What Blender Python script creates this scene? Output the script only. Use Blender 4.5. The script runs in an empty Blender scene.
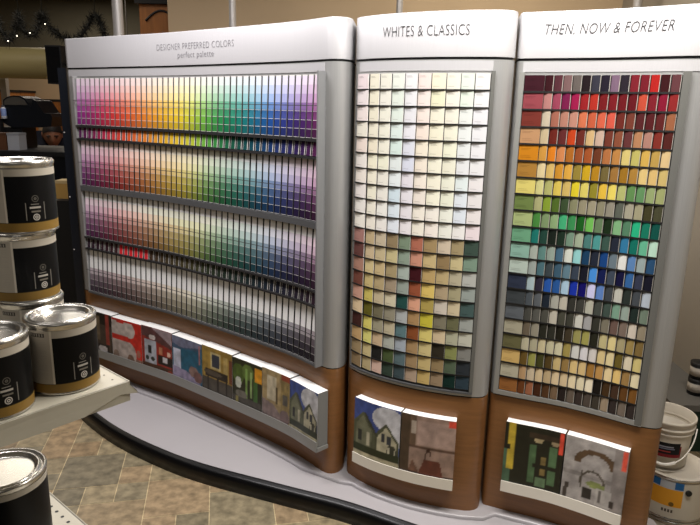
import bpy, math, random, colorsys
from mathutils import Vector, Matrix
random.seed(7)
sc = bpy.context.scene
COL = sc.collection
# ------------------------------------------------------------------ helpers
def lin(c):
    return tuple(((v/255)/12.92 if v/255 <= .04045 else ((v/255+.055)/1.055)**2.4) for v in c)
class MB:
    """collects faces with a colour and a material slot each; build() links them as ONE mesh object"""
    def __init__(s): s.v=[]; s.f=[]; s.c=[]; s.m=[]; s.s=[]
    def face(s, pts, col=(1,1,1), mi=0, smooth=False):
        i=len(s.v); s.v+= [tuple(p) for p in pts]; s.f.append(tuple(range(i,i+len(pts))))
        s.c.append(col); s.m.append(mi); s.s.append(smooth)
    def idx(s, pts): 
        i=len(s.v); s.v+=[tuple(p) for p in pts]; return i
    def fi(s, ids, col=(1,1,1), mi=0, smooth=False):
        s.f.append(tuple(ids)); s.c.append(col); s.m.append(mi); s.s.append(smooth)
    def box(s, a, b, col=(1,1,1), mi=0, M=None):
        x0,y0,z0=a; x1,y1,z1=b
        P=[Vector(p) for p in ((x0,y0,z0),(x1,y0,z0),(x1,y1,z0),(x0,y1,z0),(x0,y0,z1),(x1,y0,z1),(x1,y1,z1),(x0,y1,z1))]
        if M: P=[M@p for p in P]
        i=s.idx(P)
        for q in ((0,3,2,1),(4,5,6,7),(0,1,5,4),(1,2,6,5),(2,3,7,6),(3,0,4,7)): s.fi([i+k for k in q],col,mi)
    def lathe(s, prof, n=32, col=(1,1,1), mi=0, M=None, a0=0, a1=2*math.pi, smooth=True, cols=None):
        full=abs(a1-a0-2*math.pi)<1e-6; m=n if full else n+1; rows=[]
        for r,z in prof:
            P=[Vector((r*math.cos(a0+(a1-a0)*k/n), r*math.sin(a0+(a1-a0)*k/n), z)) for k in range(m)]
            if M: P=[M@p for p in P]
            rows.append(s.idx(P))
        for j in range(len(prof)-1):
            for k in range(n):
                k2=(k+1)%m
                c=cols[j] if cols else col
                s.fi([rows[j]+k,rows[j]+k2,rows[j+1]+k2,rows[j+1]+k],c,mi,smooth)
    def tube(s, pts, r, n=8, col=(1,1,1), mi=0, cap=True):
        pts=[Vector(p) for p in pts]; rows=[]; up=None
        for i,p in enumerate(pts):
            t=(pts[min(i+1,len(pts)-1)]-pts[max(i-1,0)]).normalized()
            if up is None: up=t.orthogonal().normalized()
            u=(up-t*up.dot(t)).normalized(); up=u; w=t.cross(u)
            rr=r[i] if isinstance(r,(list,tuple)) else r
            rows.append(s.idx([p+(u*math.cos(2*math.pi*k/n)+w*math.sin(2*math.pi*k/n))*rr for k in range(n)]))
        for j in range(len(pts)-1):
            for k in range(n): s.fi([rows[j]+k,rows[j]+(k+1)%n,rows[j+1]+(k+1)%n,rows[j+1]+k],col,mi,True)
        if cap:
            s.fi([rows[0]+k for k in range(n)][::-1],col,mi); s.fi([rows[-1]+k for k in range(n)],col,mi)
    def build(s, name, mats, parent=None, label=None):
        me=bpy.data.meshes.new(name); me.from_pydata(s.v,[],s.f)
        for m in (mats if isinstance(mats,(list,tuple)) else [mats]): me.materials.append(m)
        me.polygons.foreach_set('material_index',s.m); me.polygons.foreach_set('use_smooth',s.s)
        at=me.color_attributes.new('Col','FLOAT_COLOR','CORNER'); arr=[]
        for f,c in zip(s.f,s.c):
            if isinstance(c[0],(tuple,list)):
                for q in c: arr+=[q[0],q[1],q[2],1]
            else: arr+=[c[0],c[1],c[2],1]*len(f)
        at.data.foreach_set('color',arr); me.validate(); me.update()
        o=bpy.data.objects.new(name,me); COL.objects.link(o)
        if parent: o.parent=parent
        if label: o['label']=label
        return o
def tag(o,label,cat,group=None):
    o['label']=label; o['category']=cat
    if group: o['group']=group
    return o
def thing(name,label,cat,loc=(0,0,0),group=None,rz=0):
    o=bpy.data.objects.new(name,None); COL.objects.link(o); o.location=loc; o.rotation_euler=(0,0,rz)
    o.empty_display_size=.05
    return tag(o,label,cat,group)
def struct(o): o['kind']='structure'; return o
# ------------------------------------------------------------------ materials
def mat(name, col=(128,128,128), rough=.5, metal=0., noise=None, vcol=False, bump=0., spec=.5, coat=0., emit=None, var=.0):
    m=bpy.data.materials.new(name); m.use_nodes=True; nt=m.node_tree; b=nt.nodes['Principled BSDF']
    b.inputs['Roughness'].default_value=rough; b.inputs['Metallic'].default_value=metal
    b.inputs['Specular IOR Level'].default_value=spec; b.inputs['Coat Weight'].default_value=coat
    src=None
    if vcol:
        a=nt.nodes.new('ShaderNodeVertexColor'); a.layer_name='Col'; src=a.outputs['Color']
    else:
        b.inputs['Base Color'].default_value=(*lin(col),1)
    if noise:
        scale,amt,stretch=noise
        tc=nt.nodes.new('ShaderNodeTexCoord'); mp=nt.nodes.new('ShaderNodeMapping'); mp.inputs['Scale'].default_value=stretch
        nz=nt.nodes.new('ShaderNodeTexNoise'); nz.inputs['Scale'].default_value=scale; nz.inputs['Detail'].default_value=5
        nt.links.new(tc.outputs['Object'],mp.inputs['Vector']); nt.links.new(mp.outputs['Vector'],nz.inputs['Vector'])
        rp=nt.nodes.new('ShaderNodeMapRange'); rp.inputs['From Min'].default_value=.3; rp.inputs['From Max'].default_value=.7
        rp.inputs['To Min'].default_value=1-amt; rp.inputs['To Max'].default_value=1+amt
        nt.links.new(nz.outputs['Fac'],rp.inputs['Value'])
        mx=nt.nodes.new('ShaderNodeMix'); mx.data_type='RGBA'; mx.blend_type='MULTIPLY'; mx.inputs['Factor'].default_value=1
        if src: nt.links.new(src,mx.inputs['A'])
        else: mx.inputs['A'].default_value=(*lin(col),1)
        nt.links.new(rp.outputs['Result'],mx.inputs['B']); src=mx.outputs['Result']
        if bump:
            bp=nt.nodes.new('ShaderNodeBump'); bp.inputs['Strength'].default_value=bump; bp.inputs['Distance'].default_value=.004
            nt.links.new(nz.outputs['Fac'],bp.inputs['Height']); nt.links.new(bp.outputs['Normal'],b.inputs['Normal'])
    if src: nt.links.new(src,b.inputs['Base Color'])
    if emit:
        b.inputs['Emission Color'].default_value=(*lin(emit[0]),1); b.inputs['Emission Strength'].default_value=emit[1]
    return m
M_card=mat('printed_card',vcol=True,rough=.7,spec=.12)
M_gloss=mat('glossy_print',vcol=True,rough=.28,spec=.5)
M_metal=mat('brushed_silver',(166,166,165),rough=.40,metal=.45,noise=(9,.05,(60,60,.6)))
M_head=mat('satin_header',(182,181,183),rough=.42,metal=.18,noise=(9,.02,(60,60,.6)))
M_cheek=mat('grey_cheek',(96,96,92),rough=.5)
M_wood=mat('laminated_cherry',(127,86,49),rough=.36,noise=(5,.10,(2,2,26)),spec=.45)
M_dark=mat('charcoal_plastic',(38,38,40),rough=.5)
M_grey=mat('grey_plastic',(80,81,83),rough=.45)
M_black=mat('black_gloss',(7,7,8),rough=.3,spec=.3)
M_matte=mat('black_matte',(9,9,10),rough=.6)
M_tower=mat('black_laminate',(13,16,23),rough=.28,noise=(4,.1,(1,1,1)))
M_white=mat('white_laminate',(166,162,164),rough=.32,noise=(6,.02,(1,1,1)))
M_ledge=mat('pale_ledge',(228,222,208),rough=.4)
M_sledge=mat('brushed_ledge',(150,150,146),rough=.4,metal=.3)
M_ink=mat('grey_lettering',(58,58,60),rough=.5)
M_shelf=mat('almond_enamel',(164,158,142),rough=.4,noise=(20,.03,(1,1,1)))
M_tin=mat('tin_plate',(196,192,184),rough=.25,metal=.9)
M_label=mat('can_label',vcol=True,rough=.42,spec=.2)
M_wall=mat('beige_paint',(196,172,140),rough=.85,noise=(3,.03,(1,1,1)))
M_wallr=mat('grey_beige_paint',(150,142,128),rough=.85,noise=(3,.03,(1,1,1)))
M_ceil=mat('ceiling_panels',(96,92,78),rough=.9,noise=(2,.12,(1,1,1)))
M_pole=mat('grey_enamel_pole',(176,172,168),rough=.4,metal=.3)
M_oak=mat('honey_oak',(176,112,56),rough=.45,noise=(4,.18,(12,12,1)))
M_plastic=mat('white_plastic',(206,198,184),rough=.45)
M_floor=mat('slate_tiles',vcol=True,rough=.42,noise=(26,.38,(1,1,1)),bump=.25,spec=.4)
M_any=mat('painted_surface',vcol=True,rough=.55)
M_tinsel=mat('dark_tinsel',(15,16,13),rough=.8)
M_skin=mat('skin',(176,120,92),rough=.6)
M_hair=mat('dark_hair',(24,19,17),rough=.6)
M_navy=mat('navy_cloth',(22,24,40),rough=.9)
M_duct=mat('painted_duct',(150,140,100),rough=.5)
# ------------------------------------------------------------------ camera (solved from the vanishing points of the display's uprights)
F=630.; CH=1.5
d=Vector((292-350,2840-262.5,F)).normalized(); Zc=-d
fw=Vector((0,0,1)); Yc=(fw-Zc*fw.dot(Zc)).normalized(); Xc=Yc.cross(Zc)
R=Matrix((Xc,Yc,Zc))
cd=bpy.data.cameras.new('camera'); cam=bpy.data.objects.new('camera',cd); COL.objects.link(cam)
cd.sensor_width=36; cd.lens=36*F/700; cd.clip_start=.05; cd.clip_end=60
rx=R@Vector((1,0,0)); ry=R@Vector((0,-1,0)); rz=R@Vector((0,0,-1))
cam.matrix_world=Matrix(((rx.x,ry.x,rz.x,0),(rx.y,ry.y,rz.y,0),(rx.z,ry.z,rz.z,CH),(0,0,0,1)))
sc.camera=cam
def ray(x,y): return R@Vector((x-350,y-262.5,F))
def aty(x,y,Y): r=ray(x,y); t=Y/r.y; return Vector((r.x*t,Y,CH+r.z*t))
def atz(x,y,z): r=ray(x,y); t=(z-CH)/r.z; return Vector((r.x*t,r.y*t,z))
# ------------------------------------------------------------------ plan curves of the three display units
class Curve:
    def __init__(s,P,n=16):
        P=[Vector(p) for p in P]; P=[2*P[0]-P[1]]+P+[2*P[-1]-P[-2]]; o=[]
        for i in range(1,len(P)-2):
            a,b,c,e=P[i-1:i+3]
            for k in range(n):
                t=k/n; o.append(.5*(2*b+(c-a)*t+(2*a-5*b+4*c-e)*t*t+(3*b-a-3*c+e)*t**3))
        o.append(P[-2]); s.p=o; s.l=[0]
        for a,b in zip(o,o[1:]): s.l.append(s.l[-1]+(b-a).length)
        s.L=s.l[-1]
    def at(s,q,off=0.,z=None):
        l=s.l; i=0
        if q>=s.L: i=len(l)-2
        elif q>0:
            lo,hi=0,len(l)-1
            while hi-lo>1:
                m=(lo+hi)//2
                if l[m]<=q: lo=m
                else: hi=m
            i=lo
        t=(q-l[i])/(l[i+1]-l[i]); a,b=s.p[i],s.p[i+1]; p=a+(b-a)*t
        # smooth tangent
        i0,i1=max(i-2,0),min(i+3,len(l)-1); tg=(s.p[i1]-s.p[i0]).normalized()
        n=Vector((tg.y,-tg.x)); p=p+n*off
        return Vector((p.x,p.y,z)) if z is not None else p
    def frame(s,q):
        a=s.at(q-.004); b=s.at(q+.004); t=(b-a).normalized(); return t,Vector((t.y,-t.x))
    def hit(s,x,y,off=0.):
        r=ray(x,y); best=None; n=400
        pr=None
        for k in range(n+1):
            q=s.L*(k/n*1.3-.15); p=s.at(q,off); c=p.x*r.y-p.y*r.x
            if pr and pr[1]*c<=0: 
                t=pr[1]/(pr[1]-c); best=(pr[0]+(q-pr[0])*t, pr[2]+(p-pr[2])*t)
            pr=(q,c,p)
        q,p=best; return q, CH+r.z*p.length/math.hypot(r.x,r.y)
C1=Curve([(-1.416,3.235),(-1.354,3.199),(-1.108,3.045),(-.841,2.88),(-.611,2.71),(-.383,2.535),(-.203,2.385),(-.10,2.275)])
C2=Curve([(.012,2.258),(.059,2.205),(.135,2.145),(.245,2.085),(.353,2.047),(.43,2.03)])
C3=Curve([(.518,2.07),(.60,2.033),(.72,1.983),(.83,1.918),(.92,1.855),(.965,1.835)])
def sweep(mb,C,s0,s1,z0,z1,o0,o1,n=24,col=(1,1,1),mi=0,smooth=True):
    i=[]
    for k in range(n+1):
        q=s0+(s1-s0)*k/n
        i.append(mb.idx([C.at(q,o0,z0),C.at(q,o1,z0),C.at(q,o1,z1),C.at(q,o0,z1)]))
    for a,b in zip(i,i[1:]):
        for k in range(4):
            k2=(k+1)%4
            mb.f.append((a+k,b+k,b+k2,a+k2)); mb.c.append(col); mb.m.append(mi); mb.s.append(False)
    mb.fi([i[0]+k for k in (0,1,2,3)],col,mi); mb.fi([i[-1]+k for k in (3,2,1,0)],col,mi)
def slab(mb,outline,z0,z1,inset=0,col=(1,1,1),mi=0,chamfer=0):
    """a plan outline (clockwise or not) made solid between z0 and z1, sides smooth-shaded, caps flat"""
    P=[Vector(p[:2]) for p in outline]; n=len(P)
    area=sum(P[k].x*P[(k+1)%n].y-P[(k+1)%n].x*P[k].y for k in range(n))
    def off(dv):
        o=[]
        for k in range(n):
            a,b,c=P[k-1],P[k],P[(k+1)%n]; n1=(b-a).normalized(); n2=(c-b).normalized()
            m=Vector((n1.y+n2.y,-n1.x-n2.x)); m.normalize()
            if area<0: m=-m
            o.append(b+m*dv)
        return o
    rings=[(z0,-inset),(z1-chamfer,-inset)]+([(z1-chamfer*.3,-inset-chamfer*.3),(z1,-inset-chamfer)] if chamfer else [])
    ids=[]
    for z,dv in rings: ids.append(mb.idx([(p.x,p.y,z) for p in off(dv)]))
    for a,b in zip(ids,ids[1:]):
        for k in range(n):
            k2=(k+1)%n; q=(a+k,a+k2,b+k2,b+k)
            d1=(P[k]-P[k-1]).normalized(); 
            mb.fi(q if area>0 else q[::-1],col,mi,True)
    top=mb.idx([(p.x,p.y,rings[-1][0]) for p in off(rings[-1][1])]); bot=mb.idx([(p.x,p.y,z0) for p in off(rings[0][1])])
    t=[top+k for k in range(n)]; b=[bot+k for k in range(n)]
    mb.fi(t if area>0 else t[::-1],col,mi); mb.fi(b[::-1] if area>0 else b,col,mi)
def arc(a,b,c,n=5):
    a,b,c=Vector(a),Vector(b),Vector(c); return [a*(1-t)**2+b*2*t*(1-t)+c*t*t for t in [k/n for k in range(n+1)]]
O1=[tuple(p) for p in C1.p[::4]]+[tuple(p) for p in arc((-.094,2.268),(-.062,2.236),(-.030,2.262))]+[tuple(p) for p in arc((-.026,2.266),(-.007,2.287),(-.006,2.32),3)]+[(0.006,2.50)]+[tuple(C1.at(C1.L*(1-k/14),-.30)) for k in range(1,15)]
O2=[(.006,2.275)]+[tuple(p) for p in C2.p[::3]]+[tuple(p) for p in arc((.438,2.029),(.495,2.024),(.505,2.083))]+[(.530,2.285),(.30,2.36),(.0085,2.485)]
O3=[(.513,2.080)]+[tuple(p) for p in C3.p[::3]]+[tuple(p) for p in arc((.97,1.834),(1.018,1.82),(1.026,1.885))]+[(1.045,1.985),(.95,2.06),(.75,2.19),(.545,2.275)]
ZW,ZS,ZT,ZP=.527,1.660,1.80,.078
# ------------------------------------------------------------------ platform
PL=Curve([(-1.418,3.232),(-1.432,3.12),(-1.41,2.97),(-1.27,2.795),(-1.06,2.595),(-.83,2.432),(-.6,2.305),(-.25,2.165),(0,2.068),(.234,1.948),(.55,1.79),(.88,1.655),(1.08,1.60)])
plat=thing('display_platform','low white curved platform with black rounded edge under the three display units','platform')
back=[(1.15,1.66),(1.13,1.83),(1.13,2.02),(.98,2.16),(.76,2.28),(.5,2.40),(.02,2.58),(-.35,2.92),(-.9,3.34),(-1.18,3.50),(-1.33,3.42)]
fr=[tuple(p) for p in PL.p[::4]]
mb=MB(); slab(mb,fr+back,.002,.064,col=(1,1,1)); mb.build('deck',M_white,plat)
mb=MB()
prof=[(-.004,.0),(.016,.0),(.016,.045),(.011,.058),(.002,.066),(-.006,.0665),(-.010,.070),(-.016,.070),(-.020,.064)]
ids=[]; N=90
for k in range(N+1):
    q=PL.L*k/N; ids.append(mb.idx([PL.at(q,o,z+.001) for o,z in prof]))
for a,b in zip(ids,ids[1:]):
    for k in range(len(prof)-1): mb.fi((a+k,b+k,b+k+1,a+k+1),(1,1,1),0,True)
mb.build('edge_trim',M_black,plat)
mb=MB()
def plinth(O,nf,dv):
    P=[Vector(p) for p in O]; o=[]
    for k in range(len(P)):
        a,b,c=P[k-1],P[k],P[(k+1)%len(P)]; n1=(b-a).normalized(); n2=(c-b).normalized(); m=Vector((n1.y+n2.y,-n1.x-n2.x)).normalized()
        o.append(b+m*(dv if k<nf else 0))
    return [tuple(p) for p in o]
pad=plinth(O1[:31],99,.05)[1:-4]+[(-.02,2.20)]+[tuple(C2.at(C2.L*(.12+.88*k/12),.035)) for k in range(13)]+[(.50,1.99)]+[tuple(C3.at(C3.L*(.1+.9*k/10),.035)) for k in range(11)]+[(1.03,1.81),(1.06,1.99),(.96,2.09),(.545,2.31),(.02,2.53),(-.4,2.87),(-.95,3.27),(-1.2,3.44),(-1.31,3.39)]
slab(mb,pad,.064,ZP,chamfer=.006); mb.build('raised_pad',M_white,plat)
# ------------------------------------------------------------------ display units
def text_on(C,lines,parent,name,mat_,off):
    for txt,(xa,ya),(xb,yb),zh,shear,thin,dz in lines:
        cu=bpy.data.curves.new('t','FONT'); cu.body=txt; cu.size=1; cu.resolution_u=3; cu.offset=thin; cu.shear=shear; cu.space_character=1.06
        to=bpy.data.objects.new('t',cu); COL.objects.link(to)
        dg=bpy.context.evaluated_depsgraph_get(); me=bpy.data.meshes.new_from_object(to.evaluated_get(dg))
        vs=[v.co.copy() for v in me.vertices]; fs=[tuple(p.vertices) for p in me.polygons]
        bpy.data.objects.remove(to); bpy.data.meshes.remove(me); bpy.data.curves.remove(cu)
        x0=min(v.x for v in vs); x1=max(v.x for v in vs)
        s0,z0=C.hit(xa,ya); s1,z1=C.hit(xb,yb); hgt=.70
        mb=MB()
        i=mb.idx([C.at(s0+(v.x-x0)/(x1-x0)*(s1-s0),off,(z0+z1)/2+dz+v.y/hgt*zh) for v in vs])
        for f in fs: mb.fi([i+k for k in f])
        mb.build(name,mat_,parent)
def unit(C,O,name,label,rack_front):
    u=thing(name,label,'display unit')
    u_h=MB(); slab(u_h,O,ZS+.004,ZT,chamfer=.004); h=u_h.build('header',M_head,u)
    mb=MB(); slab(mb,O,ZS-.006,ZS+.006,inset=.006); mb.build('seam',M_matte,u)
    mb=MB(); slab(mb,O,ZW+.003,ZS-.004); mb.build('metal_panel',M_metal,u)
    mb=MB(); sweep(mb,C,.012,C.L-.002,1.6225,1.6525,.0003,.0016,40); mb.build('upper_band',M_head,u)  # added pale band, stands in for brighter light under the header
    mb=MB(); slab(mb,O,ZW-.004,ZW+.004,inset=.004); mb.build('seam',M_matte,u)
    mb=MB(); slab(mb,O,ZP,ZW-.002); mb.build('wood_base',M_wood,u)
    return u,h
U1,H1=unit(C1,O1,'display_unit','wide concave silver display unit headed designer preferred colors, on cherry wood base',.03)
U2,H2=unit(C2,O2,'display_unit','middle convex silver display unit headed whites and classics, on cherry wood base',0)
U3,H3=unit(C3,O3,'display_unit','silver display unit headed then, now and forever, on cherry wood base',0)
text_on(C1,[('DESIGNER PREFERRED COLORS',(157,50.5),(234,46.5),.026,0,-.018,.0),('perfect palette',(178,58),(214,56),.024,0,-.012,.0)],H1,'lettering',mat('faint_grey_lettering',(112,110,114),rough=.5),.0012)
text_on(C2,[('WHITES & CLASSICS',(383,38),(469.5,34.6),.033,0,-.012,0)],H2,'lettering',M_ink,.0012)
text_on(C3,[('THEN, NOW & FOREVER',(545,35.5),(674,29.5),.031,.22,-.012,0)],H3,'lettering',M_ink,.0012)
# ------------------------------------------------------------------ card colours
ORD='first second third fourth fifth sixth seventh eighth ninth tenth eleventh twelfth thirteenth fourteenth fifteenth sixteenth seventeenth eighteenth nineteenth'.split()
TENS={2:('twenty','twentieth'),3:('thirty','thirtieth'),4:('forty','fortieth')}
def ordw(n):
    if n<20: return ORD[n-1]
    t,u=divmod(n,10); return TENS[t][1] if u==0 else TENS[t][0]+'-'+ORD[u-1]
def cname(c):
    r,g,b=[v/255 for v in c]; h,s,v=colorsys.rgb_to_hsv(r,g,b); h*=360
    if s<.10: return 'white' if v>.9 else 'pale grey' if v>.72 else 'mid grey' if v>.45 else 'dark grey' if v>.2 else 'black'
    if v<.16: return 'near black'
    if s<.24 and v>.78:
        return ('pale pink' if h<18 or h>320 else 'cream' if h<75 else 'pale green' if h<165 else 'pale blue' if h<250 else 'pale lilac')
    if h<12 or h>345: base='red'
    elif h<22: base='brick red' if v<.7 else 'coral'
    elif h<40: base='brown' if v<.55 else ('tan' if s<.6 else 'orange')
    elif h<58: base='olive brown' if v<.5 else ('beige' if s<.45 else 'golden yellow')
    elif h<72: base='olive' if v<.6 else 'yellow'
    elif h<150: base='green'
    elif h<195: base='teal'
    elif h<250: base='blue'
    elif h<290: base='violet'
    elif h<330: base='purple'
    else: base='pink'
    pre='dark ' if v<.36 else 'greyish ' if s<.28 else 'bright ' if (v>.8 and s>.65) else ''
    return pre+base
def gain(z):      # lamp falloff with height; card colours are scaled against it, lighter low, darker high
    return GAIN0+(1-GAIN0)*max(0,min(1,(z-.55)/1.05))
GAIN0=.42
GT={1: [1.28,1.07,.83,.63,.43,.30], 2: [1.72, 1.649, 1.543, 1.432, 1.328, 1.232, 1.147, 1.069, 0.999, 0.941, 0.891, 0.845, 0.8, 0.755, 0.71, 0.673, 0.643, 0.609, 0.582, 0.569], 3: [2.477, 2.276, 2.026, 1.833, 1.681, 1.539, 1.417, 1.316, 1.222, 1.129, 1.041, 0.967, 0.92, 0.889, 0.854, 0.808, 0.762, 0.726, 0.703, 0.701]}  # lamp falloff per rack, offset in the card colours
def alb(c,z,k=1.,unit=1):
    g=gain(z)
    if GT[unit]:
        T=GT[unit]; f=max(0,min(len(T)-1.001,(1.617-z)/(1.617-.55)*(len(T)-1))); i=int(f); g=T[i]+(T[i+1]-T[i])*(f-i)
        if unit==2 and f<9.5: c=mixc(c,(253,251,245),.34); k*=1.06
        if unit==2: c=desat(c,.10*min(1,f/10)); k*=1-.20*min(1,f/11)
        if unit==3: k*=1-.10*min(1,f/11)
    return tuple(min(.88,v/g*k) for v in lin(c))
# ------------------------------------------------------------------ long strip rack (unit 1)
TIERS=[('tall','top tier',1.614,1.394),('short','upper short row',1.380,1.331),('tall','second tier',1.318,1.097),('tall','third tier',1.066,.836),('short','lower short row',.824,.776),('tall','bottom tier',.764,.543)]
S10,S11=C1.hit(73.2,85,.03)[0],C1.hit(317,90,.03)[0]
N1=43; P1=(S11-S10)/N1
rk=MB(); sweep(rk,C1,S10-.008,S11+.004,.528,1.6125,.0005,.005,40); rk.build('tray',M_matte,U1)
cap=MB(); sweep(cap,C1,S11+.004,S11+.012,.531,1.624,.0005,.034,2); cap.build('side_cheek',mat('mid_grey_cheek',(118,119,120),rough=.5),U1)
cap=MB(); sweep(cap,C1,S10-.012,S10-.004,.531,1.622,.0005,.028,2); cap.build('side_cheek',M_metal,U1)
for z0,z1,m in ((1.382,1.391,M_dark),(1.320,1.328,M_dark),(1.069,1.094,M_grey),(.825,.833,M_dark),(.766,.774,M_dark),(.531,.541,M_grey)):
    mb=MB(); sweep(mb,C1,S10-.006,S11+.004,z0,z1,.004,.031,40); mb.build('rack_ledge',m,U1)
KEYS=[(0,(150,55,150)),(.06,(165,45,125)),(.12,(205,45,90)),(.18,(228,62,60)),(.25,(236,100,52)),(.33,(244,150,48)),(.40,(248,190,45)),(.47,(246,215,50)),(.52,(205,215,60)),(.57,(120,190,70)),(.62,(60,155,75)),(.67,(28,140,95)),(.72,(25,140,130)),(.77,(25,120,160)),(.82,(35,100,190)),(.87,(55,75,175)),(.91,(75,55,150)),(.95,(105,45,140)),(1,(165,60,140))]
def key(u):
    for (a,ca),(b,cb) in zip(KEYS,KEYS[1:]):
        if a<=u<=b: t=(u-a)/(b-a); return tuple(ca[i]+(cb[i]-ca[i])*t for i in range(3))
    return KEYS[-1][1]
def mixc(a,b,t): return tuple(a[i]+(b[i]-a[i])*t for i in range(3))
def desat(c,k,grey=None):
    g=.3*c[0]+.55*c[1]+.15*c[2] if grey is None else grey; return mixc(c,(g,g,g),k)
TONE={'top tier':(0.0,(252,246,250),[.15,.28,.44,.66,.86,1.0,1.0],[1,1,1,.98,.95,.88,.76]),
      'second tier':(.16,(240,230,228),[.14,.25,.38,.56,.74,.90,1.0],[1,.97,.93,.84,.74,.62,.50]),
      'third tier':(.36,(230,222,218),[.12,.22,.34,.50,.66,.82,1.0],[1,.96,.90,.77,.65,.53,.42]),
      'bottom tier':(.80,(218,213,210),[.06,.14,.27,.45,.65,.85,1.0],[1,.96,.88,.70,.56,.43,.32])}
def strip_cols(tier,u):
    k=key(u)
    if tier=='upper short row': return [tuple(v*(.50+.34*max(0,min(1,min((u-.02)/.12,(.70-u)/.10)))) for v in k)]
    if tier=='lower short row':
        return [(150,28,34)] if .17<u<.30 else [mixc(tuple(v*.22 for v in desat(k,.35)),(40,36,36),.3)]
    ds,wh,mixes,val=TONE[tier]; b=desat(k,ds)
    dk=[1-(.42*max(0,u-.62)/.38*max(0,i-2)/4) for i in range(7)]
    return [tuple(v*val[i]*dk[i] for v in mixc(wh,b,mixes[i])) for i in range(7)]
def panel_box(mb,Mx,w,h0,h1,th,cells,edge):
    """a card standing in its local frame: x across, y = towards the viewer, z up; cells: (x0,x1,z0,z1,colour) tile its face"""
    for x0,x1,z0,z1,c in cells: mb.face([Mx@Vector(p) for p in ((x0,th,z0),(x1,th,z0),(x1,th,z1),(x0,th,z1))],c)
    a,b=-w/2,w/2
    for q in (((a,0,h0),(a,th,h0),(a,th,h1),(a,0,h1)),((b,th,h0),(b,0,h0),(b,0,h1),(b,th,h1)),((a,0,h1),(a,th,h1),(b,th,h1),(b,0,h1)),((a,th,h0),(a,0,h0),(b,0,h0),(b,th,h0)),((b,0,h0),(a,0,h0),(a,0,h1),(b,0,h1))):
        mb.face([Mx@Vector(p) for p in q],edge)
def card_frame(C,q,off,z,lean=0.,yaw=0.):
    t,n=C.frame(q); p=C.at(q,off,z); T=Vector((t.x,t.y,0)); Nn=Vector((n.x,n.y,0)); Zz=Vector((0,0,1))
    Mx=Matrix(((T.x,Nn.x,0,p.x),(T.y,Nn.y,0,p.y),(0,0,1,p.z),(0,0,0,1)))
    return Mx@Matrix.Rotation(yaw,4,'Z')@Matrix.Rotation(lean,4,'X')
def place(mb,name,label,cat,group,Mx):
    o=mb.build(name,M_card); o.matrix_world=Mx; return tag(o,label,cat,group)
I4=Matrix.Identity(4)
WH=(236,232,226)
for kind,tn,zt,zb in TIERS:
    for c in range(N1):
        u=(c+.5)/N1; q=S10+P1*(c+.5); w=P1-.0085; H=zt-zb; zc=(zt+zb)/2
        cols=strip_cols(tn,u); cells=[]; wl=(.64,.62,.60)
        if kind=='tall':
            z1=H-.004; cells.append((-w/2,w/2,z1,H,wl)); ph=z1/7
            for i,cc in enumerate(cols):
                g=.0003 if i<3 else .0013; top=z1-ph*i; bot=z1-ph*(i+1)
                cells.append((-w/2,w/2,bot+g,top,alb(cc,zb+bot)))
                cells.append((-w/2,w/2,bot,bot+g,wl))
            lean=math.radians(3.2)
        else:
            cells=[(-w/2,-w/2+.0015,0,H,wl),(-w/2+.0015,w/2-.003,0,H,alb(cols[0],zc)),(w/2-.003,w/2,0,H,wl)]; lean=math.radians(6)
        mb=MB(); panel_box(mb,I4,w,0,H,.005 if tn=='top tier' else .0016,cells,tuple(v*.3 for v in wl))  # white stack sides coloured dark, as the shade between strips
        Mx=card_frame(C1,q,.0205 if tn=='top tier' else .024,zb,lean,math.radians(random.uniform(-1,1)))
        mid=cols[4] if kind=='tall' else cols[0]
        place(mb,'paint_strip','%s paint strip, %s from the black tower in the %s'%(cname(mid),ordw(c+1),tn),'paint strip','paint strips in the '+tn,Mx)
for kind,tn,zt,zb in TIERS:
    if kind=='tall':
        zm=zb+(zt-zb)*.515; mb=MB()
        pts=[C1.at(S10-.006+(S11-S10+.010)*k/40,.0335,zm) for k in range(41)]
        mb.tube(pts,.0014,6); mb.build('retaining_wire',M_dark,U1)
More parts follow.
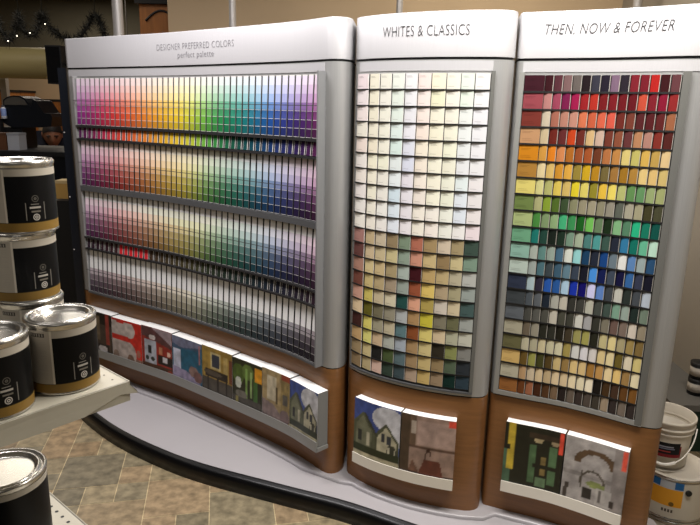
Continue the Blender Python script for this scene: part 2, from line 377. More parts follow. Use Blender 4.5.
# ------------------------------------------------------------------ whites rack (unit 2)
W2=[[(250,228,232),(250,243,215),(247,245,225),(240,247,235),(245,243,247),(250,225,218),(248,240,205),(246,242,222),(225,240,225),(243,242,240)],
[(250,235,236),(248,240,205),(246,244,228),(228,242,228),(238,238,245),(248,228,220),(238,235,190),(245,240,222),(222,240,222),(238,238,242)],
[(248,230,225),(246,238,205),(246,244,222),(222,240,228),(230,230,240),(248,226,215),(242,236,208),(240,236,215),(228,236,232),(230,230,240)],
[(245,238,215),(244,236,205),(244,242,218),(218,240,235),(232,232,244),(245,222,205),(240,234,200),(238,236,208),(228,236,236),(228,230,238)],
[(244,220,205),(244,230,195),(244,240,215),(205,235,225),(215,220,240),(242,228,200),(236,228,195),(236,238,205),(222,230,232),(228,228,238)],
[(240,232,222),(244,238,200),(240,240,205),(218,232,232),(205,212,238),(238,222,200),(238,234,205),(230,228,200),(222,226,232),(226,226,232)],
[(242,230,215),(244,236,205),(236,232,215),(222,236,240),(222,216,230),(240,226,208),(240,234,205),(228,230,205),(215,232,235),(225,220,225)],
[(238,228,222),(238,232,200),(232,228,215),(190,218,235),(222,218,230),(234,220,205),(240,236,205),(225,230,200),(212,225,240),(220,216,220)],
[(235,230,220),(236,230,205),(235,235,225),(205,225,240),(220,215,225),(236,226,208),(236,228,215),(228,232,215),(208,222,240),(222,214,216)],
[(238,232,215),(234,226,205),(232,228,220),(212,224,240),(224,218,225),(234,226,205),(235,222,210),(226,228,215),(228,226,225),(225,205,215)],
[(175,125,115),(200,178,135),(205,190,160),(150,130,95),(125,145,120),(182,108,85),(168,142,97),(212,195,170),(168,150,110),(62,82,72)],
[(108,65,60),(210,188,148),(205,188,145),(205,192,140),(142,160,142),(208,145,120),(205,182,128),(150,125,85),(205,190,140),(125,152,132)],
[(178,130,110),(215,195,140),(205,182,132),(170,152,110),(168,182,172),(65,18,25),(190,160,102),(190,168,120),(185,176,148),(182,184,178)],
[(118,68,55),(202,182,120),(182,162,118),(162,145,120),(148,160,150),(150,78,50),(220,190,98),(175,155,122),(165,157,122),(150,160,155)],
[(200,150,130),(200,185,90),(195,180,145),(205,195,165),(35,75,70),(215,155,125),(170,150,75),(200,190,175),(200,185,150),(65,88,86)],
[(215,190,150),(95,90,25),(110,105,80),(140,135,115),(165,170,170),(165,130,85),(190,180,50),(120,115,95),(100,100,70),(150,155,150)],
[(65,35,30),(205,195,95),(150,145,120),(180,170,140),(85,115,120),(130,70,35),(205,190,105),(200,180,145),(165,165,140),(180,180,165)],
[(185,150,100),(205,200,110),(190,165,130),(160,165,155),(150,160,170),(155,125,85),(190,175,120),(45,40,30),(125,130,75),(120,120,115)],
[(145,125,90),(185,170,120),(30,30,28),(65,80,45),(80,100,105),(145,120,85),(180,160,105),(135,115,80),(75,90,70),(40,45,50)],
[(125,105,75),(165,150,110),(190,160,145),(45,60,50),(55,70,75),(155,135,115),(175,150,90),(135,115,90),(15,40,35),(40,55,65)]]
E2=[C2.hit(x,85,.006)[0] for x in (357.3,369.5,380,392,405,418,431.5,446.5,461,475,490.5)]
ZR0,ZR1=1.617,.556; PR=(ZR0-ZR1)/20
mb=MB(); sweep(mb,C2,E2[0],E2[-1]+.002,.548,1.6135,.0004,.002,30); mb.build('tray',M_dark,U2)
mb=MB(); sweep(mb,C2,E2[-1]+.001,E2[-1]+.013,.545,1.622,.0004,.009,2); mb.build('side_cheek',M_cheek,U2)
mb=MB(); sweep(mb,C2,E2[0],E2[-1]+.012,.5415,.549,.0004,.009,24); mb.build('bottom_rail',M_grey,U2)
for r in range(1,20):
    mb=MB(); z=ZR0-PR*r; sweep(mb,C2,E2[0],E2[-1]+.002,z-.0022,z+.0022,.002,.0085,24); mb.build('card_rail',M_matte,U2)
for r in range(20):
    zt=ZR0-PR*r-.0024; zb=ZR0-PR*(r+1)+.0024; H=zt-zb
    for c in range(10):
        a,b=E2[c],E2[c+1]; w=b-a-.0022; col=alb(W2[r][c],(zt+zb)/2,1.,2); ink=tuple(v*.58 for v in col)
        mb=MB(); cells=[(-w/2,w/2,0,H,col)]
        panel_box(mb,I4,w,0,H,.003,cells,(.60,.58,.56))
        for z,l in ((H-.009,.40),(H-.0125,.48),(.0075,.44)):
            mb.face([(-w/2+.005,.0033,z),(-w/2+.005+l*w,.0033,z),(-w/2+.005+l*w,.0033,z+.0012),(-w/2+.005,.0033,z+.0012)],ink)
        Mx=card_frame(C2,(a+b)/2,.0032,zb,math.radians(.8),math.radians(5.0))
        place(mb,'paint_card','%s paint card, %s row of the middle rack, %s from the silver post'%(cname(W2[r][c]),ordw(r+1),ordw(c+1)),'paint card','paint cards in the middle rack',Mx)
# ------------------------------------------------------------------ rich colours rack (unit 3): one wide card and fourteen chips a row
W3=[[(75,25,40),(70,20,30),(105,55,65),(150,115,115),(125,115,110),(40,25,30),(65,65,80),(40,32,50),(150,120,145),(48,40,52),(150,35,50),(140,28,45),(215,40,35),(70,15,22),(120,70,75)],
[(180,85,95),(215,150,145),(180,80,105),(140,30,85),(180,25,85),(175,35,40),(205,55,40),(135,25,30),(140,25,35),(125,20,30),(115,15,28),(225,90,65),(145,30,45),(155,20,55),(165,45,45)],
[(140,60,50),(230,215,190),(190,120,100),(205,145,125),(215,155,135),(235,130,90),(220,105,70),(235,110,80),(235,100,80),(120,45,35),(130,65,50),(95,35,38),(95,28,32),(105,35,35),(175,110,75)],
[(215,165,120),(225,205,165),(120,40,30),(110,45,45),(215,75,30),(115,45,35),(230,195,140),(220,190,170),(125,60,45),(150,85,60),(110,55,55),(195,140,100),(190,140,125),(140,50,40),(90,35,30)],
[(225,145,30),(225,165,75),(240,140,35),(225,145,90),(190,115,40),(165,85,45),(175,90,45),(115,60,35),(190,120,70),(200,140,75),(230,210,130),(205,195,110),(225,185,90),(200,165,85),(235,205,150)],
[(185,135,60),(240,220,170),(230,195,115),(220,155,50),(235,180,75),(160,140,60),(215,175,35),(190,140,30),(120,105,60),(165,120,60),(165,120,35),(180,135,60),(235,205,135),(230,195,125),(215,190,120)],
[(235,220,125),(225,220,150),(190,190,120),(230,205,95),(220,190,110),(235,215,50),(230,215,110),(150,140,45),(235,195,70),(240,220,105),(185,190,120),(100,145,85),(102,150,98),(155,172,118),(165,172,115)],
[(115,135,75),(180,180,130),(140,165,55),(85,112,42),(62,82,52),(140,140,108),(155,148,122),(162,155,130),(145,140,115),(150,145,130),(95,100,90),(170,165,145),(165,160,130),(65,62,35),(72,72,50)],
[(175,190,130),(75,140,65),(130,155,110),(145,175,125),(70,180,125),(60,145,85),(25,95,30),(115,190,90),(105,130,95),(25,45,22),(130,180,130),(85,130,100),(40,180,130),(20,120,95),(10,80,70)],
[(110,165,130),(30,120,110),(35,70,60),(25,35,28),(30,50,38),(120,150,130),(165,180,155),(75,125,120),(78,152,148),(58,85,75),(35,40,55),(50,120,160),(15,110,95),(100,180,145),(185,220,200)],
[(140,180,165),(170,180,170),(95,135,130),(150,165,155),(70,105,130),(215,220,210),(150,210,210),(25,62,95),(33,40,55),(22,65,125),(105,120,130),(225,225,220),(90,130,180),(150,165,165),(40,75,110)],
[(180,195,185),(155,165,160),(75,110,120),(60,70,75),(60,90,110),(95,125,140),(55,65,80),(20,22,35),(70,140,215),(15,25,75),(60,70,85),(15,15,55),(50,95,150),(50,55,75),(20,20,35)],
[(45,52,70),(165,185,190),(45,42,58),(40,85,165),(40,85,150),(165,195,215),(25,50,160),(15,10,95),(200,200,235),(90,125,185),(60,65,70),(185,185,175),(40,48,45),(65,70,75),(170,180,190)],
[(60,65,68),(75,82,88),(90,95,100),(30,38,50),(165,165,155),(185,180,165),(50,50,45),(60,60,55),(175,175,160),(65,70,65),(60,75,68),(115,150,130),(140,155,145),(30,42,38),(105,120,105)],
[(90,95,100),(70,70,65),(85,85,80),(75,75,68),(185,180,165),(70,70,60),(60,60,52),(195,195,185),(155,155,155),(50,50,42),(115,110,95),(100,80,72),(115,100,90),(195,185,170),(135,125,105)],
[(160,155,135),(100,90,75),(140,135,120),(40,40,32),(45,45,38),(30,28,20),(60,52,38),(145,140,85),(150,145,80),(35,35,25),(180,170,125),(205,190,135),(155,145,110),(145,125,75),(115,95,55)],
[(95,92,62),(175,170,145),(165,160,135),(190,180,145),(185,180,150),(195,190,160),(150,135,75),(195,195,190),(200,198,200),(195,190,185),(200,180,130),(205,190,145),(95,82,35),(200,190,165),(190,175,115)],
[(190,160,100),(95,75,35),(140,140,75),(62,62,30),(75,60,30),(185,165,115),(135,110,65),(200,175,120),(195,170,120),(145,105,50),(170,130,75),(210,190,145),(205,175,110),(140,110,65),(205,195,160)],
[(165,160,140),(165,135,100),(185,170,145),(195,175,140),(175,155,120),(200,180,145),(195,175,140),(210,195,160),(205,195,165),(215,205,180),(22,18,14),(60,42,22),(60,42,30),(85,55,25),(105,70,30)],
[(130,85,45),(95,55,28),(140,90,65),(62,35,20),(75,50,30),(105,85,65),(35,28,25),(90,80,70),(50,42,38),(70,62,55),(55,50,42),(135,120,100),(45,38,35),(100,90,80),(45,38,35)]]
E3=[C3.hit(x,83,.004)[0] for x in (524.5,545,682)]
mb=MB(); sweep(mb,C3,E3[0]-.002,E3[2]+.002,.548,1.6125,.0004,.002,30); mb.build('tray',M_matte,U3)
mb=MB(); sweep(mb,C3,E3[0]-.017,E3[0]-.001,.536,1.622,.0004,.010,2); mb.build('side_cheek',M_sledge,U3)
mb=MB(); sweep(mb,C3,E3[2]+.001,E3[2]+.020,.536,1.622,.0004,.010,2); mb.build('side_cheek',M_cheek,U3)
mb=MB(); sweep(mb,C3,E3[0]-.017,E3[2]+.020,.533,.549,.0004,.010,24); mb.build('bottom_rail',M_sledge,U3)
ZQ0,ZQ1=1.616,.549; PQ=(ZQ0-ZQ1)/20
for r in range(1,20):
    mb=MB(); z=ZQ0-PQ*r; sweep(mb,C3,E3[0]-.001,E3[2]+.002,z-.0026,z+.0026,.002,.0085,24); mb.build('card_rail',M_matte,U3)
for r in range(20):
    zt=ZQ0-PQ*r-.0028; zb=ZQ0-PQ*(r+1)+.0028; H=zt-zb; zc=(zt+zb)/2
    for c in range(15):
        if c==0: a,b=E3[0],E3[1]
        else: a=E3[1]+(E3[2]-E3[1])*(c-1)/14; b=E3[1]+(E3[2]-E3[1])*c/14
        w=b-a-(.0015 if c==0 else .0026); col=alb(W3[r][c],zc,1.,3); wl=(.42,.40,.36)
        mb=MB()
        if c==0:
            panel_box(mb,I4,w,0,H,.003,[(-w/2,w/2,0,H,col)],wl)
            ink=tuple(v*.7 for v in col)
            for z,l in ((H-.012,.52),(H-.016,.40),(.013,.48),(.008,.55)):
                mb.face([(-w/2+.006,.0033,z),(-w/2+.006+l*w,.0033,z),(-w/2+.006+l*w,.0033,z+.0013),(-w/2+.006,.0033,z+.0013)],ink)
            Mx=card_frame(C3,(a+b)/2,.0032,zb,math.radians(.8),math.radians(1))
            place(mb,'wide_paint_card','%s wide printed card starting the %s row of the end rack'%(cname(W3[r][c]),ordw(r+1)),'paint card','wide cards in the end rack',Mx)
        else:
            # a slightly bowed chip, with a pale paper border
            n=4; e=.0011
            for k in range(n):
                x0=-w/2+(w-e)*k/n; x1=-w/2+(w-e)*(k+1)/n
                f=lambda x: .0030+.0022*math.sin(math.pi*(x+w/2)/w)
                mb.face([(x0,f(x0),0),(x1,f(x1),0),(x1,f(x1),H),(x0,f(x0),H)],col,0,True)
            x0=w/2-e
            mb.face([(x0,f(x0),0),(w/2,.0030,0),(w/2,.0030,H),(x0,f(x0),H)],wl)
            panel_box(mb,I4,w,0,H,.0028,[],wl)
            Mx=card_frame(C3,(a+b)/2,.0026,zb,math.radians(.8),math.radians(8))
            place(mb,'paint_chip','%s paint chip, %s row of the end rack, %s after its wide card'%(cname(W3[r][c]),ordw(r+1),ordw(c)),'paint chip','paint chips in the end rack',Mx)
# ------------------------------------------------------------------ brochures
def inside(sh,u,v):
    k=sh[0]
    if k=='r': return sh[1]<=u<=sh[3] and sh[2]<=v<=sh[4]
    if k=='e': return ((u-sh[1])/sh[3])**2+((v-sh[2])/sh[4])**2<=1
    if k=='g': # ring arch
        q=((u-sh[1])/sh[3])**2+((v-sh[2])/sh[4])**2; return sh[5]**2<=q<=1 and v>=sh[2]
    P=sh[1]; c=False
    for (x0,y0),(x1,y1) in zip(P,P[1:]+P[:1]):
        if (y0>v)!=(y1>v) and u<(x1-x0)*(v-y0)/(y1-y0)+x0: c=not c
    return c
def pic(base,shapes,u,v,rnd):
    c=base
    for sh in shapes:
        if inside(sh,u,v): c=sh[-1]
    k=1+rnd*.06; return tuple(max(0,min(255,x*k)) for x in c)
house=((62,82,148),[('e',.75,.8,.33,.2,(205,205,210)),('e',.98,.62,.25,.22,(205,205,210)),('p',[(0,.62),(.22,.82),(.52,.5),(.52,.2),(0,.2)],(88,92,70)),('p',[(.05,.6),(.22,.76),(.42,.52),(.40,.24),(.06,.24)],(120,122,98)),
  ('p',[(.48,.52),(.72,.74),(1,.46),(1,.2),(.48,.2)],(76,80,60)),('p',[(.54,.5),(.72,.68),(.94,.46),(.94,.2),(.54,.2)],(186,180,152)),('p',[(.22,.82),(.27,.82),(.55,.5),(.5,.48)],(60,62,50)),('r',.10,.34,.2,.5,(40,44,44)),('r',.3,.3,.38,.5,(190,184,158)),
  ('r',.62,.44,.7,.56,(52,58,66)),('r',.74,.42,.82,.54,(52,58,66)),('p',[(.7,.18),(.78,.42),(.9,.42),(1,.2)],(60,62,50)),('r',.76,.2,.80,.36,(205,200,175)),('r',.90,.2,.93,.34,(205,200,175)),('r',0,.14,1,.26,(40,50,30)),('r',0,0,1,.14,(188,180,150))])
PICS={
'dark room':((70,58,50),[('r',0,.74,1,1,(28,22,20)),('r',.80,.3,.92,1,(150,60,52)),('r',.5,.35,.62,.9,(110,96,76)),('r',.1,.1,.9,.26,(36,32,34)),('e',.35,.3,.1,.12,(180,178,176)),('e',.7,.16,.14,.08,(196,190,188))]),
'red and white':((204,44,36),[('r',0,.64,.70,.95,(196,184,176)),('e',.62,.78,.16,.17,(196,184,176)),('p',[(.16,.96),(.18,.9),(.42,.92),(.44,.96)],(204,44,36)),('r',0,0,.55,.50,(186,172,164)),('e',.55,.22,.26,.29,(186,172,164)),('e',.12,.12,.1,.14,(140,118,104)),('e',.62,.08,.12,.16,(122,92,76)),('r',.78,0,1,.16,(150,110,96)),('e',.88,.3,.06,.1,(160,100,84))]),
'red room':((150,44,36),[('p',[(0,.78),(1,.62),(1,1),(0,1)],(96,60,62)),('p',[(.35,.98),(1,.7),(1,1)],(168,150,156)),('e',.34,.78,.1,.06,(235,225,220)),('r',.08,.18,.46,.70,(182,186,196)),('r',.2,.42,.3,.58,(30,32,36)),('e',.16,.3,.06,.05,(40,50,46)),('e',.34,.3,.07,.05,(40,50,46)),('r',.52,.24,1,.42,(34,24,24)),('r',.66,.3,.82,.40,(215,210,212)),('r',.56,.46,.66,.6,(196,130,96)),('e',.88,.5,.06,.06,(225,190,170)),('r',0,0,1,.18,(84,52,36)),('e',.92,.08,.12,.07,(150,60,44))]),
'teal bedroom':((26,96,124),[('p',[(0,.82),(.3,.78),(1,.9),(1,1),(0,1)],(120,124,150)),('p',[(0,.72),(1,.84),(1,.9),(.3,.78),(0,.84)],(60,88,116)),('r',.03,.30,.28,.72,(206,208,226)),('p',[(0,.34),(.5,.3),(.95,.12),(.95,0),(0,0)],(158,148,178)),('e',.72,.34,.16,.12,(150,120,112)),('e',.86,.26,.14,.12,(120,84,80)),('r',.90,.55,.95,.95,(170,110,110)),('p',[(0,.1),(.6,0),(0,0)],(70,60,70))]),
'ochre dining room':((164,134,64),[('r',.28,.58,.62,.9,(196,180,130)),('r',.33,.62,.57,.86,(52,60,74)),('r',.72,.5,.86,.88,(190,164,100)),('r',.9,.4,1,.86,(110,62,44)),('r',0,0,1,.36,(78,72,64)),('r',.1,.40,.86,.54,(40,32,28)),('r',.16,.12,.22,.46,(36,28,24)),('r',.5,.14,.56,.46,(36,28,24)),('r',.78,.12,.84,.46,(36,28,24)),('e',.36,.48,.3,.05,(86,76,64))]),
'green garden':((44,46,26),[('e',.2,.7,.2,.2,(78,100,40)),('e',.52,.78,.2,.16,(96,118,56)),('r',.44,.25,.52,.85,(126,160,84)),('r',.60,.3,.66,.8,(150,176,110)),('r',.72,.2,.86,.7,(74,118,54)),('e',.2,.52,.1,.12,(196,200,186)),('r',.76,.66,1,.92,(232,160,40)),('r',0,0,1,.24,(76,72,66)),('e',.3,.3,.2,.08,(120,116,104)),('r',.1,.08,.2,.22,(150,140,80))]),
'beige sitting room':((172,150,108),[('r',.16,.44,.52,.88,(208,196,168)),('r',.48,.4,.56,.7,(96,80,52)),('r',.66,.2,1,1,(150,130,84)),('r',.74,.44,.92,.62,(96,92,84)),('p',[(0,.42),(.4,.36),(.7,.2),(.7,0),(0,0)],(142,124,122)),('e',.82,.2,.18,.14,(124,104,104)),('r',0,0,1,.08,(88,80,76)),('r',.7,.9,1,1,(150,70,50))]),
'house and blue sky':house,'clapboard house':house,
'beige hallway':((160,134,120),[('r',0,0,.16,1,(78,62,48)),('r',.16,.5,.28,1,(110,88,70)),('r',.2,.72,.28,.9,(196,180,164)),('r',.3,.55,1,.92,(178,152,140)),('r',.16,.50,1,.525,(96,72,60)),('r',0,0,1,.1,(66,46,38)),('p',[(.36,.1),(.46,.34),(.74,.34),(.82,.1)],(108,58,46)),('g',.53,.34,.06,.17,.7,(70,42,34)),('p',[(.16,.1),(.24,.3),(.36,.12)],(120,86,70)),('r',.88,.90,1,.99,(226,80,60))]),
'green sunroom':((30,32,22),[('r',0,0,.13,.62,(78,108,84)),('r',.06,.3,.18,1,(206,178,62)),('r',0,.60,.1,.66,(24,26,20)),('r',.42,.16,.54,.72,(84,116,78)),('r',.76,.18,.90,.74,(90,122,84)),('r',.56,.12,.74,.24,(108,136,100)),('e',.56,.82,.08,.06,(190,172,130)),('e',.86,.82,.08,.05,(170,150,116)),('r',.62,.3,.72,.56,(132,112,66)),('r',.40,.84,.98,.9,(58,46,34)),('r',.5,.4,.96,.44,(28,30,22)),('r',.93,.68,.985,.98,(236,82,62)),('r',0,0,1,.05,(20,20,16))]),
'white arched room':((176,170,166),[('r',0,.46,1,.5,(150,144,140)),('g',.52,.66,.36,.22,.66,(96,74,54)),('r',.80,.1,1,1,(150,142,138)),('g',.5,.36,.22,.22,.86,(84,76,66)),('r',.3,.3,.34,.55,(84,76,66)),('e',.56,.38,.16,.05,(140,150,90)),('r',.36,.16,.5,.3,(48,44,42)),('r',.58,.12,.84,.34,(196,190,184)),('r',.62,.16,.66,.32,(110,104,100)),('p',[(.02,.06),(.06,.32),(.12,.3),(.10,.06)],(70,62,58)),('r',0,0,1,.06,(70,58,50)),('r',.80,.14,.88,.22,(60,52,50)),('r',.93,.72,.985,.98,(236,92,72))])}
def blend(t,x,y):
    i,j=int(x),int(y); a,b=x-i,y-j
    return 2.6*((t[i][j]*(1-a)+t[i+1][j]*a)*(1-b)+(t[i][j+1]*(1-a)+t[i+1][j+1]*a)*b)
def brochure(C,s0,s1,z0,z1,o0,o1,key_,label,group):
    mb=MB(); base,sh=PICS[key_]; nu,nv=44,50
    rng=random.Random(key_); nz=[[rng.uniform(-1,1) for _ in range(16)] for _ in range(14)]
    rn=[[rng.uniform(-.5,.5)+blend(nz,a/nu*12,b/nv*14) for b in range(nv+1)] for a in range(nu+1)]
    g=1.25; cc=[[tuple(min(.85,x/g) for x in lin(pic(base,sh,(a+.0)/nu,b/nv,rn[a][b]))) for b in range(nv+1)] for a in range(nu+1)]
    P=lambda a,b: C.at(s0+(s1-s0)*a/nu,o1+.004*(1-b/nv),z0+(z1-z0)*b/nv)
    i=mb.idx([P(a,b) for a in range(nu+1) for b in range(nv+1)])
    ix=lambda a,b: i+a*(nv+1)+b
    for a in range(nu):
        for b in range(nv): mb.fi((ix(a,b),ix(a+1,b),ix(a+1,b+1),ix(a,b+1)),[cc[a][b],cc[a+1][b],cc[a+1][b+1],cc[a][b+1]],0,True)
    o=mb.build('brochure',M_gloss); tag(o,label,'brochure',group)
    mb=MB(); page=(.82,.81,.79)
    sweep(mb,C,s0+.0008,s1-.0008,z0+.0005,z1-.0006,o0,o1-.0004,10,col=page)
    for qa in (s0+.0006,s1-.0006): mb.face([C.at(qa,o0,z0),C.at(qa,o1-.0004,z0),C.at(qa,o1-.0004,z1-.001),C.at(qa,o0,z1-.001)],(.20,.20,.19))
    pg=mb.build('page_block',M_card,o,'white page edges')
    return o
XS=[80,111,141,171.5,201.5,232,262,290,318.5]; OB=.052
ss=[C1.hit(x,308+(x-80)*.26,OB)[0] for x in XS]
names=['dark room','red and white','red room','teal bedroom','ochre dining room','green garden','beige sitting room','house and blue sky']
labs=['brochure with dark brown room cover, beside the black tower','brochure with red and white wall on its cover','brochure with red room and white door on its cover','brochure with teal bedroom on its cover','brochure with ochre dining room on its cover','brochure with green plants and orange patch on its cover','brochure with beige sitting room on its cover','brochure with house under blue sky, last of eight on the long ledge']
zb1=.215; zt1=.447
for k in range(8): brochure(C1,ss[k]+.0015,ss[k+1]-.0015,zb1,zt1-(.004*(k%2)),.0012,OB,names[k],labs[k],None)
mb=MB(); sweep(mb,C1,ss[0]-.004,ss[-1]+.002,zb1-.018,zb1-.002,.0005,OB+.003,40); sweep(mb,C1,ss[0]-.004,ss[-1]+.002,zb1-.018,zb1+.026,OB+.0065,OB+.009,40); mb.build('brochure_ledge',M_sledge,U1)
s2=[C2.hit(355.5,388,.034)[0],C2.hit(402,403,.034)[0],C2.hit(457.5,411,.034)[0]]
zb2,zt2=.20,.447
brochure(C2,s2[0],s2[1]-.002,zb2,zt2,.0012,.034,'clapboard house','brochure with house under blue sky on the middle unit',None)
brochure(C2,s2[1]+.002,s2[2],zb2,zt2,.0012,.034,'beige hallway','brochure with beige hallway and brown vase on its cover',None)
mb=MB(); sweep(mb,C2,s2[0],s2[2],zb2-.020,zb2-.002,.0005,.036,20); sweep(mb,C2,s2[0],s2[2],zb2-.02,zb2+.022,.0405,.043,20); mb.build('brochure_ledge',M_ledge,U2)
s3=[C3.hit(507.5,410,.034)[0],C3.hit(567.5,424,.034)[0],C3.hit(632,439,.034)[0]]
zb3,zt3=.20,.449
brochure(C3,s3[0],s3[1]-.002,zb3,zt3,.0012,.034,'green sunroom','brochure with dark room and green chairs on its cover',None)
brochure(C3,s3[1]+.002,s3[2],zb3,zt3,.0012,.034,'white arched room','brochure with white arched room on its cover',None)
mb=MB(); sweep(mb,C3,s3[0],s3[2],zb3-.020,zb3-.002,.0005,.036,20); sweep(mb,C3,s3[0],s3[2],zb3-.02,zb3+.022,.0405,.043,20); mb.build('brochure_ledge',M_ledge,U3)
# ------------------------------------------------------------------ near shelf with paint cans
ZSH=1.0; corner=atz(128.6,381,ZSH).xy; uu=(atz(0,424,ZSH).xy-corner).normalized(); vv=Vector((uu.y,-uu.x))
if vv.x>0: vv=-vv
def sp(a,b,z): p=corner+uu*a+vv*b; return Vector((p.x,p.y,z))
SH=thing('gondola_shelf','almond metal gondola shelving holding black labelled paint cans','shelving')
def prism(mb,pts,z0,z1,col=(1,1,1)):
    i=mb.idx([(p[0],p[1],z0) for p in pts]+[(p[0],p[1],z1) for p in pts]); n=len(pts)
    mb.fi([i+k for k in range(n)][::-1],col); mb.fi([i+n+k for k in range(n)],col)
    for k in range(n): mb.fi((i+k,i+(k+1)%n,i+n+(k+1)%n,i+n+k),col)
def shelf_board(name,a0,a1,b0,b1,z,lip,holes):
    mb=MB(); prism(mb,[sp(a0,b0,0),sp(a1,b0,0),sp(a1,b1,0),sp(a0,b1,0)],z-.004,z)
    prism(mb,[sp(a0,b0-.002,0),sp(a1,b0-.002,0),sp(a1,b0+.002,0),sp(a0,b0+.002,0)],z-lip,z)
    prism(mb,[sp(a0-.002,b0,0),sp(a0+.002,b0,0),sp(a0+.002,b1,0),sp(a0-.002,b1,0)],z-lip*.55,z)
    o=mb.build(name,M_shelf,SH)
    mb=MB()
    for a,b,r in holes:
        c=sp(a,b,z+.0004); mb.face([c+Vector((r*math.cos(t*math.pi/4),r*math.sin(t*math.pi/4),0)) for t in range(8)])
    mb.build('peg_holes',M_matte,o); return o
B1=shelf_board('shelf_board',0,.9,0,.42,ZSH,.038,[(.018,.026+.03*k,.0022) for k in range(12)])
mb=MB()
for a in (.055,):
    c=sp(a,-.0024,ZSH-.018); u3=Vector((uu.x,uu.y,0)); mb.face([c+u3*(.0045*math.cos(t*math.pi/5))+Vector((0,0,.0045*math.sin(t*math.pi/5))) for t in range(10)])
mb.build('lip_hole',M_matte,B1)
mb=MB()   # sloped front bracket under the lip
pts=[sp(.004,-.002,ZSH-.001),sp(-.012,-.006,ZSH-.020),sp(-.014,-.006,ZSH-.026),sp(.0,-.004,ZSH-.024),sp(.02,-.003,ZSH-.020),sp(.09,-.0045,ZSH-.038),sp(.9,-.0045,ZSH-.040),sp(.9,-.0045,ZSH-.034)]
q=[p-Vector((vv.x,vv.y,0))*.0 for p in pts]
i=mb.idx(pts); mb.fi([i+k for k in range(len(pts))]); i=mb.idx([p+Vector((vv.x,vv.y,0))*.004 for p in pts]); mb.fi([i+k for k in range(len(pts))][::-1])
mb.build('bracket',M_shelf,SH)
zl=.582
B2=shelf_board('shelf_board',0,.9,-.26,.42,zl,.034,[(.022,-.24+.028*k,.0042) for k in range(24)]+[(.055,-.24+.028*k,.0042) for k in range(24)])
mb=MB(); prism(mb,[sp(.3,.4205,0),sp(.9,.4205,0),sp(.9,.44,0),sp(.3,.44,0)],.0015,1.10); mb.build('back_panel',M_matte,SH)
mb=MB(); prism(mb,[sp(.02,.05,0),sp(.9,.05,0),sp(.9,.41,0),sp(.02,.41,0)],.0015,.12); mb.build('kick_base',M_matte,SH)
for a in (.305,.865):
    mb=MB(); prism(mb,[sp(a,.39,0),sp(a+.03,.39,0),sp(a+.03,.42,0),sp(a,.42,0)],.12,1.10); mb.build('upright',M_shelf,SH)
def make_can(name,label,loc,face,r=.0595,h=.133,lidcol=None,plain=False,group='quart paint cans on the gondola shelf'):
    """face: direction angle (world) at which the seam between the white text panel and the black panel sits"""
    t=thing(name,label,'paint can',loc,group,face)
    mb=MB(); mb.lathe([(r*.2,.0008),(r*.97,.0008),(r*1.0,.001),(r*1.008,.002),(r*.992,.004),(r*.99,h-.012),(r*1.0,h-.010),(r*1.02,h-.006),(r*1.02,h-.003),(r*1.0,h-.0015)],48); mb.build('body',M_tin,t)
    mb=MB(); R0=r*.998
    def band(a0,a1,z0,z1,c,rr=R0,n=None):
        n=n or max(2,int(abs(a1-a0)/.14)); mb.lathe([(rr,z0),(rr,z1)],n,col=lin(c),a0=a0,a1=a1)
    zt=h-.014; W=(172,164,150); K=(7,7,8)
    band(0,2*math.pi,.005,.021,(128,100,48),n=48)
    band(0,2*math.pi,.021,.022,(70,58,30),n=48)
    band(-1.25,0,.022,zt,W); band(0,2.25,.022,zt-.013,K); band(0,2.25,zt-.013,zt,W); band(2.25,2*math.pi-1.25,.022,zt,K)
    band(-.06,0,.022,zt,(206,198,182),R0*1.001,2)
    R1=R0*1.0015
    for k in range(24):          # the fine print of the text panel, as grey lines
        z=.028+k*.0032
        if k in (5,11,12,18): continue
        band(-1.1,-.18-(.25 if k%5==0 else 0),z,z+.0013,(168,160,148),R1,6)
    band(-.66,-.2,zt-.011,zt-.004,(70,66,62),R1,4)      # barcode patch
    for k in range(5): band(-.62+k*.085,-.585+k*.085,zt-.010,zt-.005,(160,154,144),R1*1.001,1)
    for a in (.52,1.08): band(a,a+.025,.026,.058,(122,118,110),R1,1)                # upright lines of small print
    for z,hh,a0,a1,c in ((.054,.0016,.68,.92,(120,116,108)),(.047,.0036,.64,.97,(168,162,152)),(.040,.0030,.68,.96,(110,104,94))): band(a0,a1,z,z+hh,c,R1,3)
    def ring(ac,zc,rad,c,th,inner=True):
        n=18
        for k in range(n):
            q=[]
            for kk,rr in ((k,rad),(k+1,rad),(k+1,rad*th),(k,rad*th)):
                an=2*math.pi*kk/n; a=ac+rr*math.cos(an)/r; q.append((R1*math.cos(a),R1*math.sin(a),zc+rr*math.sin(an)))
            mb.face(q,lin(c))
    ring(.82,.031,.0062,(186,180,170),.74); ring(.82,.031,.0030,(186,180,170),.45); ring(.82,.065,.0062,(92,88,80),.80); ring(.82,.065,.0026,(92,88,80),.3)
    mb.build('label',M_label,t)
    lid=MB(); z=h
    lid.lathe([(r*1.0,z-.0015),(r*.985,z),(r*.95,z),(r*.925,z-.0055),(r*.89,z-.0065),(r*.865,z-.0012),(r*.83,z),(r*.79,z-.002),(r*.765,z-.0075),(r*.73,z-.0085),(r*.70,z-.0085),(r*.1,z-.0080),(.0002,z-.0080)],48)
    lid.build('lid',M_tin if lidcol is None else lidcol,t)
    return t
def can_at(x,y,z): p=atz(x,y,z); return p
def facing(p,xs): # seam azimuth so that the black/white seam faces the camera shifted by xs radians
    return math.atan2(-p.y,-p.x)-xs
zs=ZSH
pA=can_at(66,382,zs); pA.z=zs+.0005
make_can('paint_can','black labelled can standing alone at the shelf corner',pA,facing(pA,.28))
pB=can_at(-4,407,zs); pB.z=zs+.0005
make_can('paint_can','black labelled can on the shelf board, in front of the three-high stack',pB,facing(pB,.50))
